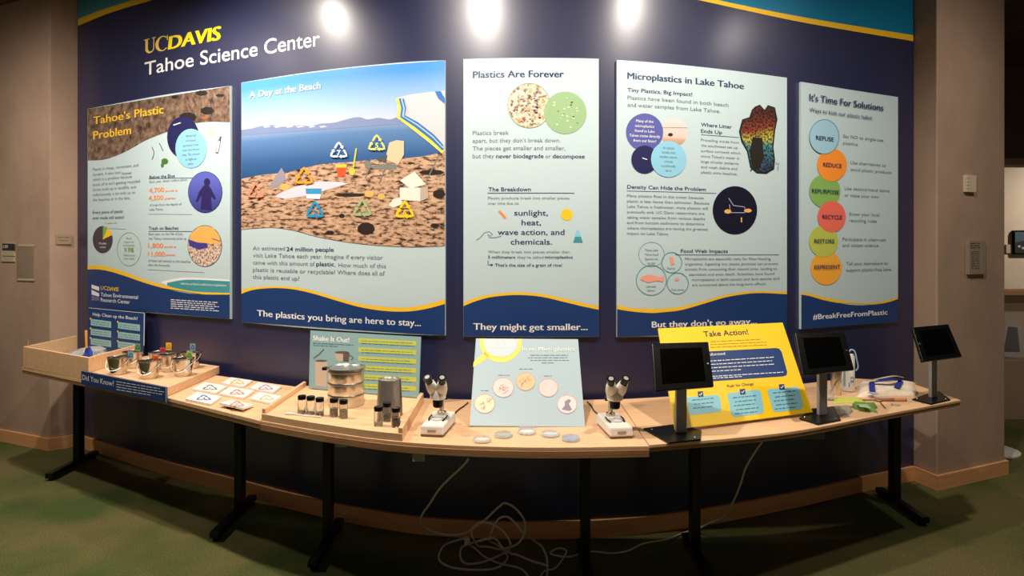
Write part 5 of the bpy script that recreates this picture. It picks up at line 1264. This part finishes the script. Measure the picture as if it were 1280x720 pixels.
cable('extension_cable', 'white cable of wide loops lying in front of the tangle',
      [(584, 672, 3.2), (560, 681), (549, 694), (552, 705), (570, 712), (600, 714), (622, 711), (634, 700), (630, 690), (615, 680), (612, 672, 3.15), (622, 650, 3.1), (634, 646, 3.1), (645, 655, 3.1), (655, 667, 3.1), (672, 681), (683, 697), (684, 722), (683, 740)])
cable('extension_cable', 'white cable running from under the right table across the carpet to the tangle',
      [(953, 552, 2.9), (945, 563, 2.95), (932, 585, 3.0), (925, 607, 3.05), (915, 630, 3.15), (905, 645, 3.25), (885, 655, 3.3), (866, 664, 3.40), (850, 668, 3.40), (835, 674, 3.34), (805, 681), (785, 690), (765, 693), (735, 691), (715, 697), (700, 697), (688, 693), (698, 687), (708, 690), (703, 701), (694, 712), (680, 716), (672, 730)], .0045)
cable('extension_cable', 'short white cable with a plug end lying at the front of the tangle', [(585, 676, 3.1), (590, 685), (605, 697), (625, 706), (650, 712), (662, 724)], .0045)
p = on(584, 678, .012)
tag(MB().lathe([(.010, -.012), (.014, -.008), (.014, .014), (.008, .02)], 14, at(584, 677, 3.1)).build('cable_plug', cable_m), 'white plug at the left of the cable tangle', 'plug')
# ------------------------------------------------------------------ fittings on the pillars
def on_face(a, b, x, y, off=0):
    """pixel -> point on the vertical plane through plan points a,b"""
    d = (b-a); k = (x-640)/F
    # a + s d : X = k*Y
    s_ = (k*a.y-a.x)/(d.x-k*d.y); p = a+d*s_; p.z = H-(y-HZ)/F*p.y
    n_ = Vector((d.y, -d.x, 0)).normalized()
    if n_.y > 0: n_ = -n_
    return p+n_*off
def plate(name, label, cat, a, b, x0, x1, y0, y1, th_, m, parts=None):
    Q = [on_face(a, b, x0, y0, th_), on_face(a, b, x1, y0, th_), on_face(a, b, x1, y1, th_), on_face(a, b, x0, y1, th_)]
    Q[1].z = Q[0].z; Q[2].z = Q[3].z
    t = thing(name, label, cat, (Q[2]+Q[3])/2)
    MB().slab(Q, th_).build('plate', m, t, bevel=.0008); return FlatSurf(Q, 0), t
PL = (fl, cl); PS = (cl, Vector((wl.x, wl.y, 0))); PRS = (Vector((wr.x, wr.y, 0)), cr); PR = (cr, er)
s, t = plate('room_sign', 'small room sign with dark top and two pale strips, left edge of the left pillar', 'sign', *PL, 2.5, 19, 304, 327, .008, pm('sign cream', (190, 172, 140)))
pt = Print(s); pt.poly([(2.7, 304.3), (2.7, 313), (18.8, 313.5), (18.8, 304.6)]).stroke([(2.7, 320), (18.8, 320.4)], .8); pt.out('dark_field', pm('sign charcoal', (44, 44, 52)), t, 1)
pt = Print(s); pt.text('139', 4, 310, 3.6, 10, bold=.01); pt.out('lettering', WHITE, t, 2)
acc = noisy(mat('access cover paint', (0, 0, 0), .8), srgb(136, 116, 96), srgb(152, 132, 110), 5)[0]
s, t = plate('access_cover', 'flat concrete-coloured wall cover with pale top and bottom edges on the left pillar', 'cover', *PL, 22, 43.5, 305, 351, .006, acc)
pt = Print(s); pt.poly([(22.3, 305.3), (22.3, 307.5), (43.2, 307.8), (43.2, 305.6)]).poly([(22.3, 348), (22.3, 350.4), (43.2, 350.6), (43.2, 348.6)]).out('edge_strip', pm('pale strip', (200, 182, 158)), t, 1)
s, t = plate('wall_plaque', 'small bronze-coloured plaque with two text lines beside the navy wall', 'plaque', *PS, 69.5, 89, 292.5, 305.5, .006, pm('plaque tan', (150, 128, 102)))
pt = Print(s); pt.micro(72, 87, 297.3, .9, 1); pt.micro(74, 85, 301, .9, 2); pt.out('lettering', pm('plaque text', (90, 72, 56)), t, 1)
s, t = plate('thermostat', 'small cream box thermostat high on the right pillar', 'thermostat', *PR, 1204, 1216, 219, 240, .022, pm('thermostat cream', (214, 200, 176)))
pt = Print(s)
for k in range(4): pt.stroke([(1206.5, 223+k*4.3), (1214, 223+k*4.3)], .5)
pt.out('vent_line', pm('thermostat line', (170, 152, 128)), t, 1)
s, t = plate('wall_notice', 'grey framed text notice below the thermostat on the right pillar', 'notice', *PR, 1207.5, 1228, 301, 343, .02, pm('notice grey', (150, 134, 114)))
pt = Print(s)
for k in range(3): pt.micro(1213, 1225, 305+k*2.6, 1.2, k)
for k in range(11): pt.micro(1214, 1224, 315+k*2.1, .8, k)
pt.out('lettering', pm('notice text', (84, 70, 58)), t, 1)
pt = Print(s); pt.stroke([(1209, 302.3), (1209, 341.6)], .8); pt.stroke([(1226.6, 302.3), (1226.6, 341.6)], .6); pt.out('frame_line', pm('notice edge', (176, 160, 138)), t, 1)
# ------------------------------------------------------------------ hall beyond: picture, stool base, acrylic holder
t = thing('wall_picture', 'dark framed landscape picture on the far lit wall', 'picture', at(1285, 318, 8.97))
a0 = at(1267, 288, 8.97); a1 = at(1305, 318, 8.97)
MB().box((a0.x, 8.94, a1.z), (a1.x, 8.998, a0.z)).build('frame', black_pl, t)
q = [at(1269, 290, 8.935), at(1303, 290, 8.935), at(1303, 316, 8.935), at(1269, 316, 8.935)]
s = FlatSurf(q, 0)
MB().slab(q, .004).build('picture_print', pm('picture slate', (74, 92, 104)), t)
pt = Print(s); pt.poly([(1269.2, 303), (1269.2, 315.8), (1302.8, 315.8), (1302.8, 306), (1285, 300)]).out('picture_detail', pm('picture dark green', (36, 44, 40)), t, 1)
pt = Print(s); pt.disc(1274, 308, 2, 1.5, 8).disc(1279, 310, 2, 1.5, 8).out('picture_detail', pm('picture blossom', (190, 180, 190)), t, 2)
p = at(1262, 311, 8.97)
tag(MB().box((p.x-.04, 8.975, p.z-.06), (p.x+.04, 8.999, p.z+.06)).build('picture_label', pm('caption card', (190, 170, 150))), 'small caption card left of the far picture', 'label')
p = on(1249, 563, 0); p.z = .001
t = thing('pedestal_stool', 'white pedestal with a round base, half hidden by the right pillar', 'pedestal', p)
p.x = 3.545+.08; p.y = 4.75
MB().lathe([(.185, 0), (.185, .010), (.10, .022), (.03, .04), (.03, .68), (.05, .70)], 32, (p.x-.08, p.y, .001)).build('pedestal_base', white_m, t)
t = thing('brochure_holder', 'clear acrylic holder with dark leaflets standing on the low concrete wall', 'holder', (4.4, 5.7, .51))
q = [at(1259, 400, 5.72), at(1276, 402, 5.72), at(1281, 449, 5.66), at(1250, 449, 5.66)]; q[2].z = q[3].z = .512
MB().slab(q, .006).build('holder_front', clear, t)
q2 = [p.lerp((q[0]+q[2])/2, .35)+Vector((0, .02, 0)) for p in q]
MB().slab(q2, .008).build('leaflet', pm('leaflet dark', (60, 48, 42)), t)
# spotlight heads that carry the lamps; the two outermost are added for fill
t0 = None
for i, (a, b, p_, an) in enumerate(LAMPS):
    a = Vector(a); d = (Vector(b)-a).normalized(); c = a-d*.10
    t = thing('ceiling_or_fill_spotlight', 'ceiling spotlight aimed at the navy wall, number %s from the left' % ['', ''][0] if False else ['black ceiling spotlight over the beach poster', 'black ceiling spotlight over the middle poster', 'black ceiling spotlight over the lake map poster', 'added black fill spotlight near the solutions poster', 'added black fill spotlight over the wooden crate'][i], 'spotlight', a, 'ceiling spotlights above the display')
    MB().tube([c-d*.04, c+d*.06], [.045, .045], 20).build('lamp_housing', black_metal, t)
    MB().tube([c, Vector((c.x, c.y, 3.40))], .008, 8).build('stem', black_metal, t)
